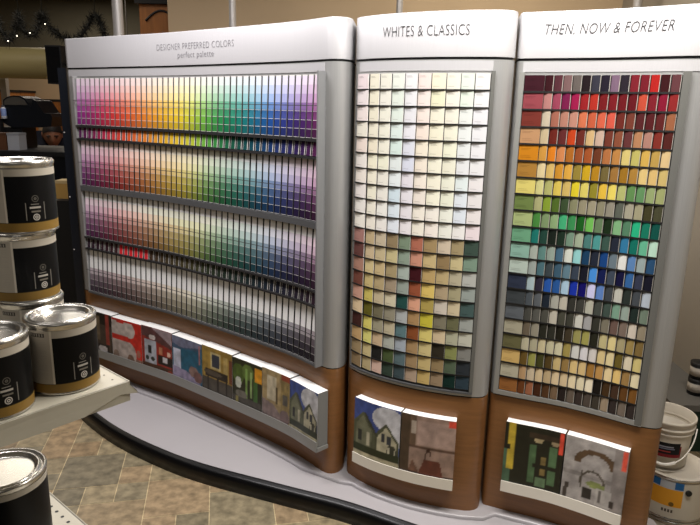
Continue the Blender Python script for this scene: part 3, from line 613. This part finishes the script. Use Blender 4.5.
rC=ray(25,250); tC=1.335/math.hypot(rC.x,rC.y); pC=Vector((rC.x*tC,rC.y*tC,zs+.0005))
for k,l in enumerate(('bottom can of the three-high stack, mostly hidden by two cans','middle can of the three-high stack','top can of the three-high stack, at eye level')):
    p=pC+Vector((.004*(k==2)-.004*(k==1),.0,k*.1312)); make_can('paint_can',l,p,facing(p,.28 if k<2 else .45))
def low_can(x,y,label,sh,r=.083,h=.19):
    p=atz(x,y,zl+h); p.z=zl+.0005; make_can('paint_can',label,p,facing(p,sh),r,h,group='paint cans on the lower shelf')
low_can(1,469,'larger can with brightly reflecting lid on the lower shelf',.62)
low_can(-66,535,'lower shelf can nearest the camera, mostly outside the picture',.5)
low_can(20,574,'lower shelf can of which only the lid rim shows',.5,.078,.17)
low_can(-52,425,'lower shelf can in the shadow under the upper board',.5)
# ------------------------------------------------------------------ pails beside the end unit
pail_xy=Vector((1.205,2.165)); dP=pail_xy.length
def z_at(x,y,dist): r=ray(x,y); return CH+r.z*dist/math.hypot(r.x,r.y)
zr=z_at(668,412,dP); zpb=z_at(668,470,dP-.09)
t=thing('plastic_pail','white plastic pail with black and red label on a paint can','pail',(pail_xy.x,pail_xy.y,zpb))
hp=zr-zpb; rp=.094
mb=MB(); mb.lathe([(.001,.002),(rp*.86,.002),(rp*.87,.0),(rp*.94,hp*.70),(rp*1.0,hp*.70),(rp*1.0,hp*.735),(rp*.95,hp*.745),(rp*.95,hp*.80),(rp*1.03,hp*.80),(rp*1.03,hp*.84),(rp*.97,hp*.85),(rp*.97,hp*.93),(rp*1.04,hp*.93),(rp*1.04,hp*.985),(rp*1.01,hp),(rp*.97,hp*.985),(rp*.93,hp*.5),(rp*.84,.006),(.001,.006)],48)
mb.build('body',M_plastic,t)
mb=MB(); fc=math.atan2(-pail_xy.y,-pail_xy.x)
mb.lathe([(rp*.905,hp*.24),(rp*.938,hp*.62)],24,col=lin((120,30,34)),a0=fc-.9,a1=fc+.75)
mb.lathe([(rp*.914,hp*.31),(rp*.938,hp*.56)],24,col=lin((18,18,22)),a0=fc-.82,a1=fc+.68)
for z,a0,a1,c in ((.46,-.45,.4,(150,150,160)),(.42,-.5,.45,(110,112,130)),(.36,-.4,.3,(160,60,56))): mb.lathe([(rp*.936,hp*z),(rp*.938,hp*(z+.025))],10,col=lin(c),a0=fc+a0,a1=fc+a1)
mb.build('label',M_label,t)
hd=MB(); pts=[]
for k in range(21):
    a=math.pi*k/20; X=math.cos(a)*rp*1.07; D=math.sin(a)*rp*1.34; 
    f=Vector((math.cos(fc),math.sin(fc))); sd=Vector((-f.y,f.x)); pts.append(Vector((sd.x*X+f.x*D*.86,sd.y*X+f.y*D*.86,hp*.78-math.sin(a)*hp*.64)))
hd.tube(pts,.0026,6); hb=hd.build('bail_handle',mat('white_wire',(235,230,222),rough=.4),t)
hd=MB(); hd.tube(pts[7:14],.006,8); hd.build('grip',mat('white_grip',(238,234,226),rough=.4),hb)
def big_can(label,xy,z,h,r,rich):
    t=thing('paint_can',label,'paint can',(xy.x,xy.y,z))
    fc=math.atan2(-xy.y,-xy.x)
    mb=MB(); mb.lathe([(.001,.001),(r*.98,.001),(r*1.015,.002),(r*1.02,.006),(r*.99,.010),(r*.99,h-.012),(r*1.02,h-.008),(r*1.02,h-.003),(r*1.0,h)],48); mb.build('body',M_tin,t)
    mb=MB(); mb.lathe([(r*.998,.011),(r*.998,h-.013)],48,col=lin((196,188,172)))
    if rich:
        q=r*1.0005
        mb.lathe([(q,h*.34),(q,h*.74)],16,col=lin((214,150,44)),a0=fc-.75,a1=fc+.36)
        mb.lathe([(q,h*.74),(q,h*.92)],16,col=lin((176,180,184)),a0=fc-.75,a1=fc+.36)
        for a0,a1 in ((-.75,-.28),(.12,.36)): mb.lathe([(q*1.003,h*(.76)),(q*1.003,h*.92)],6,col=lin((40,96,150)),a0=fc+a0,a1=fc+a1)
        for k in range(12):
            a=2*math.pi*k/12; a2=2*math.pi*(k+1)/12
            mb.face([(q*1.002*math.cos(fc+.08+R_/r),q*1.002*math.sin(fc+.08+R_/r),h*.40+Z_) for R_,Z_ in ((0,0),(.009*math.cos(a),.009*math.sin(a)),(.009*math.cos(a2),.009*math.sin(a2)))],lin((110,84,36)))
        for k in range(4): mb.lathe([(q,h*.20),(q,h*.27)],2,col=lin((84,76,66)),a0=fc-.16+k*.085,a1=fc-.105+k*.085)
    mb.build('label',M_label,t)
    lid=MB(); lid.lathe([(r*1.0,h-.001),(r*.97,h+.001),(r*.92,h-.004),(r*.88,h),(r*.82,h-.005),(.001,h-.005)],40); lid.build('lid',M_plastic,t)
    e=MB(); e.tube([Vector((math.cos(fc+.50),math.sin(fc+.50),0))*(r*.98)+Vector((0,0,h*.72)),Vector((math.cos(fc+.50),math.sin(fc+.50),0))*(r*1.05)+Vector((0,0,h*.72))],.011,12); e.build('handle_ear',M_matte,t)
    return t
can_xy=Vector((1.240,2.135)); dC=can_xy.length; rC_=.122
zct=zpb-.0065
hc1=.172
big_can('cream paint can with yellow and blue label under the white pail',can_xy,zct-hc1,hc1,rC_,True)
zlow=zct-hc1-.001
big_can('plain grey paint can on the floor beneath the yellow labelled can',can_xy,.0015,max(.05,zlow-.003),rC_,False)
# things stacked behind the pail
wx=1.62
def stack_at(x,y,Y): return aty(x,y,Y)
Yk=2.62; ka=aty(672,404,Yk); 
tb=thing('storage_crate','dark green crate behind the white pail','crate',(ka.x+.165,Yk+.25,0))
mb=MB(); mb.box((-.15,-.25,.0015),(.15,.25,ka.z-.03),lin((22,46,34))); mb.build('box',M_any,tb)
mb=MB(); mb.box((-.16,-.26,ka.z-.03),(.16,.26,ka.z),lin((98,96,92))); mb.build('lid',M_any,tb)
kb=aty(695,392,Yk+.12)
for k in range(2):
    t=thing('tin_can',('lower black banded tin on the dark crate','upper black lidded tin on the dark crate')[k],'tin',(kb.x,Yk+.12,ka.z+.0005+.079*k))
    mb=MB(); mb.lathe([(.001,.0),(.036,.0),(.036,.016),(.0364,.016),(.0364,.056),(.036,.056),(.036,.066)],24,cols=[lin((20,20,20)),lin((20,20,20)),lin((20,20,20)),lin((176,168,156)),lin((20,20,20)),lin((20,20,20))]); mb.build('body',M_any,t)
    mb=MB(); mb.lathe([(.038,.064),(.038,.0775),(.035,.0785),(.001,.0785)],24,col=lin((16,16,17))); mb.build('lid',M_any,t)
# ------------------------------------------------------------------ left background: black tower, counter, machine, person
def pl(name,mb,m,parent=None): return mb.build(name,m,parent)
tw=thing('black_tower','tall glossy black tower standing against the end of the wide display unit','tower',(0,0,0))
a=Vector((-1.475,3.262)); 
fl=aty(60,100,3.262); fl2=fl*(3.68/3.262)
mb=MB(); prism(mb,[(-1.434,3.266),(fl.x,3.262),(fl2.x,3.68),(-1.44,3.70)],.002,1.665); mb.build('body',M_tower,tw)
for z in (1.02,1.35,.74):
    b=MB(); b.lathe([(.004,0),(.004,.002),(.0001,.003)],10,M=Matrix.Translation((-1.468,3.2635,z))@Matrix.Rotation(math.radians(90),4,'X')); b.build('screw',M_pole,tw)
sp_=thing('loudspeaker','black box loudspeaker fixed high beside the display header','loudspeaker',(0,0,0))
c0=aty(44.5,45,3.9); c1=aty(60,84,3.9)
mb=MB(); mb.box((c0.x,3.9,c1.z),(c1.x+.02,4.02,c0.z)); mb.build('cabinet',M_matte,sp_)
mb=MB(); mb.box((c0.x+.006,3.894,c1.z+.008),(c1.x+.014,3.9,c0.z-.008)); mb.build('grille',M_black,sp_)
mb=MB(); mb.tube([(c1.x+.015,3.96,1.72),(aty(117.5,10,3.75).x-.03,3.80,1.72)],.010,8); mb.build('bracket',M_matte,sp_)
ct=thing('service_counter','long black service counter behind the paint cans','counter',(0,0,0))
def zpix(y,Y,x=30): return aty(x,y,Y).z
zc=zpix(151,4.3)
mb=MB(); mb.box((-3.6,4.3,.003),(-1.75,4.85,zc-.03)); mb.build('body',M_tower,ct)
mb=MB(); mb.box((-3.6,4.26,zc-.03),(-1.73,4.9,zc)); mb.build('worktop',M_matte,ct)
zstep=zpix(198,3.85,60)
mb=MB(); mb.box((-3.2,3.75,.003),(-1.68,4.2,zstep)); mb.build('lower_step',M_matte,ct)
q0=aty(53.5,181,3.8); q1=aty(69,181,3.8)
t=thing('cardboard_box','small tan box on the lower step of the black counter','box',((q0.x+q1.x)/2,3.87,zstep+.0005))
wq=(q1.x-q0.x)/2; mb=MB(); mb.box((-wq,-.05,0),(wq,.05,zpix(184,3.8,60)-zstep),lin((190,150,80))); mb.build('carton',M_any,t)
mb=MB(); mb.box((-wq-.002,-.052,zpix(184,3.8,60)-zstep),(wq+.002,.052,zpix(181,3.8,60)-zstep),lin((205,180,130))); mb.build('lid',M_any,t)
def cbox(name,label,cat,xa,xb,ya,yb,Y,dep,col,extra=None):
    a=aty(xa,yb,Y); b=aty(xb,yb,Y); zt=aty((xa+xb)/2,ya,Y).z; zb=aty((xa+xb)/2,yb,Y).z
    t=thing(name,label,cat,((a.x+b.x)/2,Y+dep/2,zb)); w=(b.x-a.x)/2
    mb=MB(); mb.box((-w,-dep/2,0),(w,dep/2,(zt-zb)*.86),lin(col)); mb.build('carton',M_any,t)
    mb=MB(); mb.box((-w-.002,-dep/2-.002,(zt-zb)*.86),(w+.002,dep/2+.002,zt-zb),lin(tuple(v*.85 for v in col))); mb.build('lid',M_any,t)
    return t
cbox('cardboard_box','pale grey box on the black counter','box',8.5,20,134,151,4.34,.1,(168,170,176)).location.z=zc+.0005
cbox('cardboard_box','brown box at the end of the black counter','box',-4,7.5,134,151,4.34,.1,(92,58,34)).location.z=zc+.0005
# tinting machine on a pedestal
tm=thing('tinting_machine','black domed tinting machine on the service counter','machine',(0,0,0))
Y=4.62
def mp(x,y): p=aty(x,y,Y); return (p.x,p.z)
out=[mp(12,100),mp(16,97),mp(22,95.8),mp(28,96.2),mp(33,98.5),mp(37,103),mp(39,107),mp(41,100),mp(44,101),mp(52,113),mp(58,113.5),mp(60,117),mp(59,126),mp(50,127),mp(20,127),mp(12,122)]
def yprism(mb,out,y0,y1,col=(1,1,1)):
    n=len(out); i=mb.idx([(x,y0,z) for x,z in out]+[(x,y1,z) for x,z in out])
    mb.fi([i+k for k in range(n)],col); mb.fi([i+n+k for k in range(n)][::-1],col)
    for k in range(n): mb.fi((i+k,i+n+k,i+n+(k+1)%n,i+(k+1)%n),col)
mb=MB(); yprism(mb,out,Y-.12,Y+.12); mb.build('body',M_tower,tm)
ou2=[mp(13.5,101),mp(17,98.5),mp(22,97.2),mp(28,97.8),mp(33,100.5),mp(36,105),mp(14,105)]
mb=MB(); yprism(mb,ou2,Y-.127,Y-.121,lin((70,66,60))); mb.build('hood_window',M_any,tm)
a0=mp(5,127); a1=mp(29,127)
mb=MB(); mb.box((a0[0],Y-.1,zc),(a1[0],Y+.1,a0[1]+.003)); mb.build('pedestal',M_matte,tm)
a0=mp(-6,118); a1=mp(14,136); mb=MB(); mb.box((a0[0],Y-.16,zc),(a1[0],Y-.121,a0[1])); mb.build('front_unit',M_matte,tm)
b0=mp(11,117); b1=mp(17,104)
t=thing('bottle','white and blue labelled bottle standing on the tinting machine front','bottle',((b0[0]+b1[0])/2,Y-.141,mp(-6,118)[1]+.0008))
hh=b1[1]-b0[1]; rr=min(.018,(b1[0]-b0[0])/2)
mb=MB(); mb.lathe([(.001,0),(rr,0),(rr,hh*.2),(rr,hh*.75),(rr*.5,hh*.85),(rr*.5,hh*.88)],16,cols=[lin((200,205,215)),lin((200,205,215)),lin((120,140,190)),lin((205,208,216)),lin((205,208,216))]); mb.build('flask',M_any,t)
mb=MB(); mb.lathe([(rr*.6,hh*.87),(rr*.6,hh),(.001,hh)],12,col=lin((40,40,48))); mb.build('cap',M_any,t)
# person behind the counter, head bowed
Yp=5.45; hc=aty(52.5,134.5,Yp)
pp=thing('person','person in a navy top standing behind the black counter, head bowed','person',(hc.x,Yp,0),rz=.42)
hz=hc.z
me=bpy.data.meshes.new('body')
V=[(0,.05,.92),(0,.06,1.12),(0,.06,hz-.30),(0,.05,hz-.20),(0,.03,hz-.13),(.17,.06,hz-.27),(.24,.02,hz-.50),(.16,-.16,hz-.62),(.10,-.22,hz-.60),(-.17,.06,hz-.27),(-.24,.02,hz-.50),(-.16,-.16,hz-.62),(-.10,-.22,hz-.60),(.09,.05,.86),(.10,.03,.47),(.10,.06,.08),(.10,-.06,.03),(-.09,.05,.86),(-.10,.03,.47),(-.10,.06,.08),(-.10,-.06,.03)]
EE=[(0,1),(1,2),(2,3),(3,4),(2,5),(5,6),(6,7),(7,8),(2,9),(9,10),(10,11),(11,12),(0,13),(13,14),(14,15),(15,16),(0,17),(17,18),(18,19),(19,20)]
rad=[.14,.14,.13,.06,.055,.065,.05,.038,.03,.065,.05,.038,.03,.09,.06,.042,.04,.09,.06,.042,.04]
me.from_pydata(V,EE,[]); me.materials.append(M_skin)
bo=bpy.data.objects.new('body',me); COL.objects.link(bo); bo.parent=pp
md=bo.modifiers.new('skin','SKIN'); md.use_smooth_shade=True
for k,v in enumerate(me.skin_vertices[0].data): v.radius=(rad[k]*(1.15 if k<3 else 1),rad[k]*(.85 if k<3 else 1)); v.use_root=(k==0)
md=bo.modifiers.new('sub','SUBSURF'); md.levels=2; md.render_levels=2
# jacket follows the torso and arms
me2=bpy.data.meshes.new('navy_jacket'); keep=[0,1,2,5,6,7,9,10,11]; mp_={k:i for i,k in enumerate(keep)}
me2.from_pydata([V[k] for k in keep],[(mp_[a],mp_[b]) for a,b in EE if a in mp_ and b in mp_],[]); me2.materials.append(M_navy)
jo=bpy.data.objects.new('jacket',me2); COL.objects.link(jo); jo.parent=bo
md=jo.modifiers.new('skin','SKIN'); md.use_smooth_shade=True
for i,k in enumerate(keep):
    v=me2.skin_vertices[0].data[i]; v.radius=(rad[k]*(1.3 if k<3 else 1.25),rad[k]*(1.0 if k<3 else 1.25)); v.use_root=(k==0)
md=jo.modifiers.new('sub','SUBSURF'); md.levels=2; md.render_levels=2
me3=bpy.data.meshes.new('trousers'); keep=[0,13,14,15,17,18,19]; mp_={k:i for i,k in enumerate(keep)}
me3.from_pydata([V[k] for k in keep],[(mp_[a],mp_[b]) for a,b in EE if a in mp_ and b in mp_],[]); me3.materials.append(M_matte)
to=bpy.data.objects.new('trousers',me3); COL.objects.link(to); to.parent=bo
md=to.modifiers.new('skin','SKIN')
for i,k in enumerate(keep):
    v=me3.skin_vertices[0].data[i]; v.radius=(rad[k]*1.2,)*2; v.use_root=(k==0)
md=to.modifiers.new('sub','SUBSURF'); md.levels=1; md.render_levels=2
# head: a shaped lathe-like shell with nose, brow, eyes, mouth and ears; tilted down
def head_shell(mb,n=28,m=20,scale=1.,colf=None):
    ids=[]
    for j in range(m+1):
        ph=math.pi*j/m
        row=[]
        for i in range(n):
            th=2*math.pi*i/n
            x=.074*math.sin(ph)*math.sin(th); y=-.092*math.sin(ph)*math.cos(th); z=.115*math.cos(ph)
            if z<0: x*=1-.42*(z/.115)**2; y*=1-.16*(z/.115)**2
            if y<0:
                fx=math.exp(-(x/.016)**2)
                y-=.022*fx*math.exp(-((z+.018)/.020)**2)+.012*fx*math.exp(-((z-.005)/.022)**2)
                y-=.006*math.exp(-(x/.030)**2)*math.exp(-((z+.055)/.010)**2)+.010*math.exp(-(x/.025)**2)*math.exp(-((z+.095)/.016)**2)
                for e in (-1,1): y+=.010*math.exp(-((x-e*.030)/.014)**2-((z-.008)/.011)**2)
                y-=.006*math.exp(-(x/.05)**2)*math.exp(-((z-.030)/.010)**2)
            row.append((x*scale,y*scale,z*scale))
        ids.append(mb.idx(row))
    for a,b in zip(ids,ids[1:]):
        for i in range(n): mb.fi((a+i,b+i,b+(i+1)%n,a+(i+1)%n),(1,1,1),0,True)
Th=Matrix.Translation((0,.0,hz))@Matrix.Rotation(math.radians(22),4,'X')
mb=MB(); head_shell(mb)
for e in (-1,1): mb.lathe([(.0,.0),(.016,.004),(.024,.002),(.020,-.006),(.001,-.008)],12,M=Matrix.Translation((e*.076,.006,-.005))@Matrix.Rotation(math.radians(90),4,'Y')@Matrix.Diagonal((1.25,.8,1,1)))
ho=mb.build('head',M_skin,bo); ho.matrix_parent_inverse=Matrix.Identity(4); ho.matrix_local=Th
mb=MB()
ids=[];n=28;m=12
for j in range(m+1):
    row=[]
    for i in range(n):
        th=2*math.pi*i/n; front=math.cos(th); lim=1.05+ (1.05 if front<0 else .55*(1-front)); ph=lim*j/m
        row.append((.080*math.sin(ph)*math.sin(th),-.098*math.sin(ph)*math.cos(th)+.002,.123*math.cos(ph)+.002))
    ids.append(mb.idx(row))
for a,b in zip(ids,ids[1:]):
    for i in range(n): mb.fi((a+i,b+i,b+(i+1)%n,a+(i+1)%n),(1,1,1),0,True)
for e in (-1,1): mb.box((e*.03-.016,-.098,.026),(e*.03+.016,-.088,.032))
h2=mb.build('hair',M_hair,bo); h2.matrix_local=Th
mb=MB()
for e in (-1,1): mb.lathe([(.0001,.006),(.005,.004),(.008,.001),(.009,-.003)],12,M=Matrix.Translation((e*.030,-.080,.008))@Matrix.Rotation(math.radians(90),4,'X'),col=lin((60,44,38)))
mb.box((-.022,-.0935,-.059),(.022,-.088,-.055),lin((120,60,52)))
h3=mb.build('eyes_and_mouth',M_any,bo); h3.matrix_local=Th
# ------------------------------------------------------------------ poles behind the display
for x,wd,lab in ((117.5,9.5,'grey pole rising behind the display header near the oak cabinet'),(232.5,6.5,'grey pole rising behind the header lettered designer preferred colors'),(399.5,6,'grey pole rising behind the middle display header'),(637,8,'grey pole rising behind the end display header')):
    Yp_=3.75; p=aty(x,10,Yp_); r=wd/2/F*Yp_*1.02
    t=thing('support_pole',lab,'pole',(p.x,Yp_,0),'grey poles behind the display')
    mb=MB(); mb.lathe([(r,.006),(r,2.895)],20); mb.build('shaft',M_pole,t)
    mb=MB(); mb.lathe([(.001,.010),(r*1.8,.010),(r*1.8,.0012),(.001,.0012)],20); mb.build('base_plate',M_pole,t)
# ------------------------------------------------------------------ room
YB=4.35; xw=aty(168,18,YB).x
mb=MB(); mb.box((xw,YB,0),(2.15,YB+.12,2.9)); struct(mb.build('wall_back',M_wall))
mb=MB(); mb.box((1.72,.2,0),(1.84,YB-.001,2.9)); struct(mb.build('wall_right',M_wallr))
mb=MB(); mb.box((-7,9.4,0),(0.2,9.52,2.9)); struct(mb.build('wall_far',M_wall))
mb=MB(); mb.box((-7.12,-1.2,0),(-7,9.52,2.9)); struct(mb.build('wall_left',M_wall))
mb=MB(); mb.box((-7,9.3,2.02),(.2,9.399,2.899)); struct(mb.build('ceiling_bulkhead',M_ceil))
# ceiling with grid
mb=MB(); mb.box((-7.12,-5.5,2.9),(2.27,9.52,3.0)); struct(mb.build('ceiling',M_ceil))
# floor of mixed slate-look tiles on a rotated module
mb=MB(); e=Vector((.979,.204)); g=Vector((.204,-.979)); U=.1215; occ={}
tones=[(124,111,86),(136,115,86),(118,108,86),(131,118,92),(113,104,84),(127,111,86),(138,119,92)]
rt=random.Random(5)
def room_in(p): return -7<p.x<2.15 and -1.1<p.y<9.4
ox,oy=-.439,-2.645
mb.face([(-7.05,-1.3,0),(2.2,-1.3,0),(2.2,9.45,0),(-7.05,9.45,0)],lin((182,164,128)))
fixed={(0-2,0):(2,2)}
def put(i,j,w,h):
    for a in range(w):
        for b in range(h): occ[(i+a,j+b)]=1
    m=.0017
    q=[e*(ox+U*i+m)+g*(oy+U*j+m),e*(ox+U*(i+w)-m)+g*(oy+U*j+m),e*(ox+U*(i+w)-m)+g*(oy+U*(j+h)-m),e*(ox+U*i+m)+g*(oy+U*(j+h)-m)]
    t=rt.choice(tones); k=rt.uniform(.85,1.12)
    mb.face([(p.x,p.y,.0012) for p in q][::-1],tuple(v*k for v in lin(t)))
put(-2,0,2,2); put(0,-1,1,2); put(0,1,1,1); put(-2,2,1,1); put(-1,2,1,1); put(0,2,1,1) if False else None
put(-3,-2,1,2); put(-2,-1,1,1); put(-1,-1,1,1); put(1,0,2,2)
for j in range(-84,30):
    for i in range(-70,40):
        if (i,j) in occ: continue
        c=e*(ox+U*(i+.5))+g*(oy+U*(j+.5))
        if not (-4.2<c.x<2.1 and .2<c.y<6.5): continue
        w,h=rt.choice([(2,2),(2,2),(1,1),(2,1),(1,2),(3,2),(1,1)])
        while w>1 and any((i+a,j) in occ for a in range(w)): w-=1
        put(i,j,w,h) if not any((i+a,j+b) in occ for a in range(w) for b in range(h)) else put(i,j,1,1)
struct(mb.build('floor',M_floor))
# oak cabinet seen past the wall's end
Yc_=5.2; k0=aty(139,20,Yc_); k1=aty(185,20,Yc_); zt_=aty(150,4,Yc_).z
cb=thing('oak_cabinet','tall honey oak cabinet with arched door beyond the end of the back wall','cabinet',(k0.x,Yc_,0))
wc=k1.x-k0.x
mb=MB(); mb.box((0,.02,.003),(wc,.5,zt_)); mb.build('body',M_oak,cb)
mb=MB(); mb.box((-.02,-.03,zt_),(wc+.02,.52,zt_+.06)); mb.build('crown_molding',M_hair,cb)
dr=MB(); dr.box((.015,-.004,.1),(wc-.015,.0195,zt_-.02)); dro=dr.build('door',M_oak,cb)
mb=MB(); xa,xb=.055,wc-.055; zz=aty(150,21,Yc_).z
arch=[(xa,.2)]+[(xb,.2)]+[(xb-(xb-xa)*k/12,zz+.075*math.sin(math.pi*k/12)) for k in range(13)]
yprism(mb,arch,-.010,-.0045); mb.build('arched_panel',M_oak,dro)
mb=MB(); mb.tube([(x,-.012,z) for x,z in arch[2:]],.009,6); mb.build('arch_trim',M_hair,dro)
# dark panel on the wall above the end unit
a=aty(643,3,YB-.03); b=aty(706,3,YB-.03); z0=aty(670,9,YB-.03).z-.04
mb=MB(); mb.box((a.x,YB-.05,z0),(b.x+.2,YB-.002,2.895)); tag(mb.build('wall_panel',mat('dark_brown_panel',(70,58,48),rough=.6,noise=(4,.1,(1,1,8)))),'dark brown panel on the back wall above the end display unit','panel')
# far left: duct, post, cabinets
zd=aty(20,63,7.).z
mb=MB(); mb.lathe([(.16,-2.6),(.16,2.2)],24,M=Matrix.Translation((-3.6,7.0,zd))@Matrix.Rotation(math.radians(90),4,'Y'))
du=thing('ventilation_duct','round olive duct hanging across the far side of the store','duct',(0,0,0)); mb.build('pipe',M_duct,du)
for x in (-5.2,-2.4):
    mb=MB(); mb.tube([(x,7,zd+.155),(x,7,2.899)],.008,6); mb.build('hanger',M_pole,du)
p=aty(5.5,95,7.6)
pm=MB(); pm.box((-.035,-.035,.0015),(.035,.035,aty(5.5,73,7.6).z)); o=pm.build('store_post',M_pole); o.location=(p.x,7.6,0); tag(o,'square grey post standing before the far beige wall','post')
def low_cab(x0,x1,ytop,Y,label):
    a=aty(x0,ytop,Y); b=aty(x1,ytop,Y)
    t=thing('wooden_cabinet',label,'cabinet',((a.x+b.x)/2,Y+.2,0)); w=(b.x-a.x)/2
    mb=MB(); mb.box((-w,-.2,.003),(w,.2,a.z-.03)); mb.build('body',M_oak,t)
    mb=MB(); mb.box((-w-.01,-.21,a.z-.03),(w+.01,.21,a.z)); mb.build('top',M_hair,t)
low_cab(41,66,99,8.3,'reddish wooden cabinet behind the tinting machine')
low_cab(-14,3.2,89,8.3,'orange brown wooden cabinet beyond the grey post')
low_cab(14.5,20.5,90,8.9,'narrow brown wooden cabinet above the tinting machine dome')
# tinsel garland
ga=thing('tinsel_garland','dark tinsel garland draped in loops under the ceiling with tiny lights','garland',(0,0,0))
Yg=6.3; path=[(-14,8),(-4,20),(3,33),(8,40),(13,36),(17,25),(18.5,14),(20,24),(26,33),(34,35),(39,26),(42,13),(44,20),(52,29),(60,36),(70,40),(80,37),(87,27),(95,15),(101,24),(106,38),(114,44)]
pc=[aty(x,y,Yg) for x,y in path]; C=Curve([(q.x,q.z) for q in pc],8)
mb=MB(); mb.tube([(q.x,Yg,q.y) for q in C.p],.012,6)
for k in range(2200):
    q=C.at(rt.uniform(0,C.L)); c=Vector((q.x,Yg,q.y)); dv=Vector((rt.gauss(0,1),rt.gauss(0,1),rt.gauss(0,1))).normalized(); s_=dv.orthogonal().normalized()*.004; L=rt.uniform(.05,.10)
    mb.face([c-s_,c+s_,c+dv*L]); 
gb=mb.build('tinsel',M_tinsel,ga)
M_bulb=mat('bulb',(255,250,235),emit=((255,245,225),2.5))
mb=MB()
for x,y in ((17,36),(8,41),(30,33),(45,24)):
    q=aty(x,y,Yg-.06); mb.lathe([(.0001,.006),(.005,.004),(.006,0),(.004,-.004),(.0001,-.006)],8,M=Matrix.Translation(q))
mb.build('light_bulb',M_bulb,ga)
mb=MB()
for x,y in ((18.5,14),(42,13),(95,15)):
    q=aty(x,y,Yg); mb.tube([q,(q.x,Yg,2.899)],.003,5)
mb.build('hanging_string',M_tinsel,ga)
# ceiling lamps of the store (fixtures out of the frame); those for the wood base, duct and far wall are added fill
LAMPS=[(.15,1.56,2.5,1.0,.3,36,(1.0,.97,.94)),(.92,1.28,2.5,1.0,.3,33,(1.0,.95,.89)),(-1.0,2.26,2.5,1.0,.3,34,(1.0,.955,.965)),(-1.4,.5,2.86,1.2,.4,8,(1.0,.955,.94)),(.3,-2.6,2.86,1.8,.6,18,(1.0,.96,.92)),(.8,3.4,2.86,1.2,.3,22,(1.0,.9,.76)),(-2.35,4.6,2.86,.6,2.2,14,(1.0,.95,.86)),(-3.4,5.5,2.86,1.2,.5,22,(1.0,.88,.72)),(-3.4,8.2,2.86,1.2,.5,18,(1.0,.88,.74))]
for x,y,z,sx,sy,pw,c in LAMPS:
    ld=bpy.data.lights.new('ceiling_or_fill_lamp','AREA'); ld.shape='RECTANGLE'; ld.size=sx; ld.size_y=sy; ld.energy=pw; ld.color=c
    lo=bpy.data.objects.new('ceiling_or_fill_lamp',ld); COL.objects.link(lo); lo.location=(x,y,z)
w=bpy.data.worlds.new('World'); sc.world=w; w.use_nodes=True
w.node_tree.nodes['Background'].inputs['Color'].default_value=(.80,.74,.68,1); w.node_tree.nodes['Background'].inputs['Strength'].default_value=.06
sc.view_settings.view_transform='Standard'; sc.view_settings.look='None'; sc.view_settings.gamma=1; sc.view_settings.use_curve_mapping=False
sc.view_settings.exposure=0.0
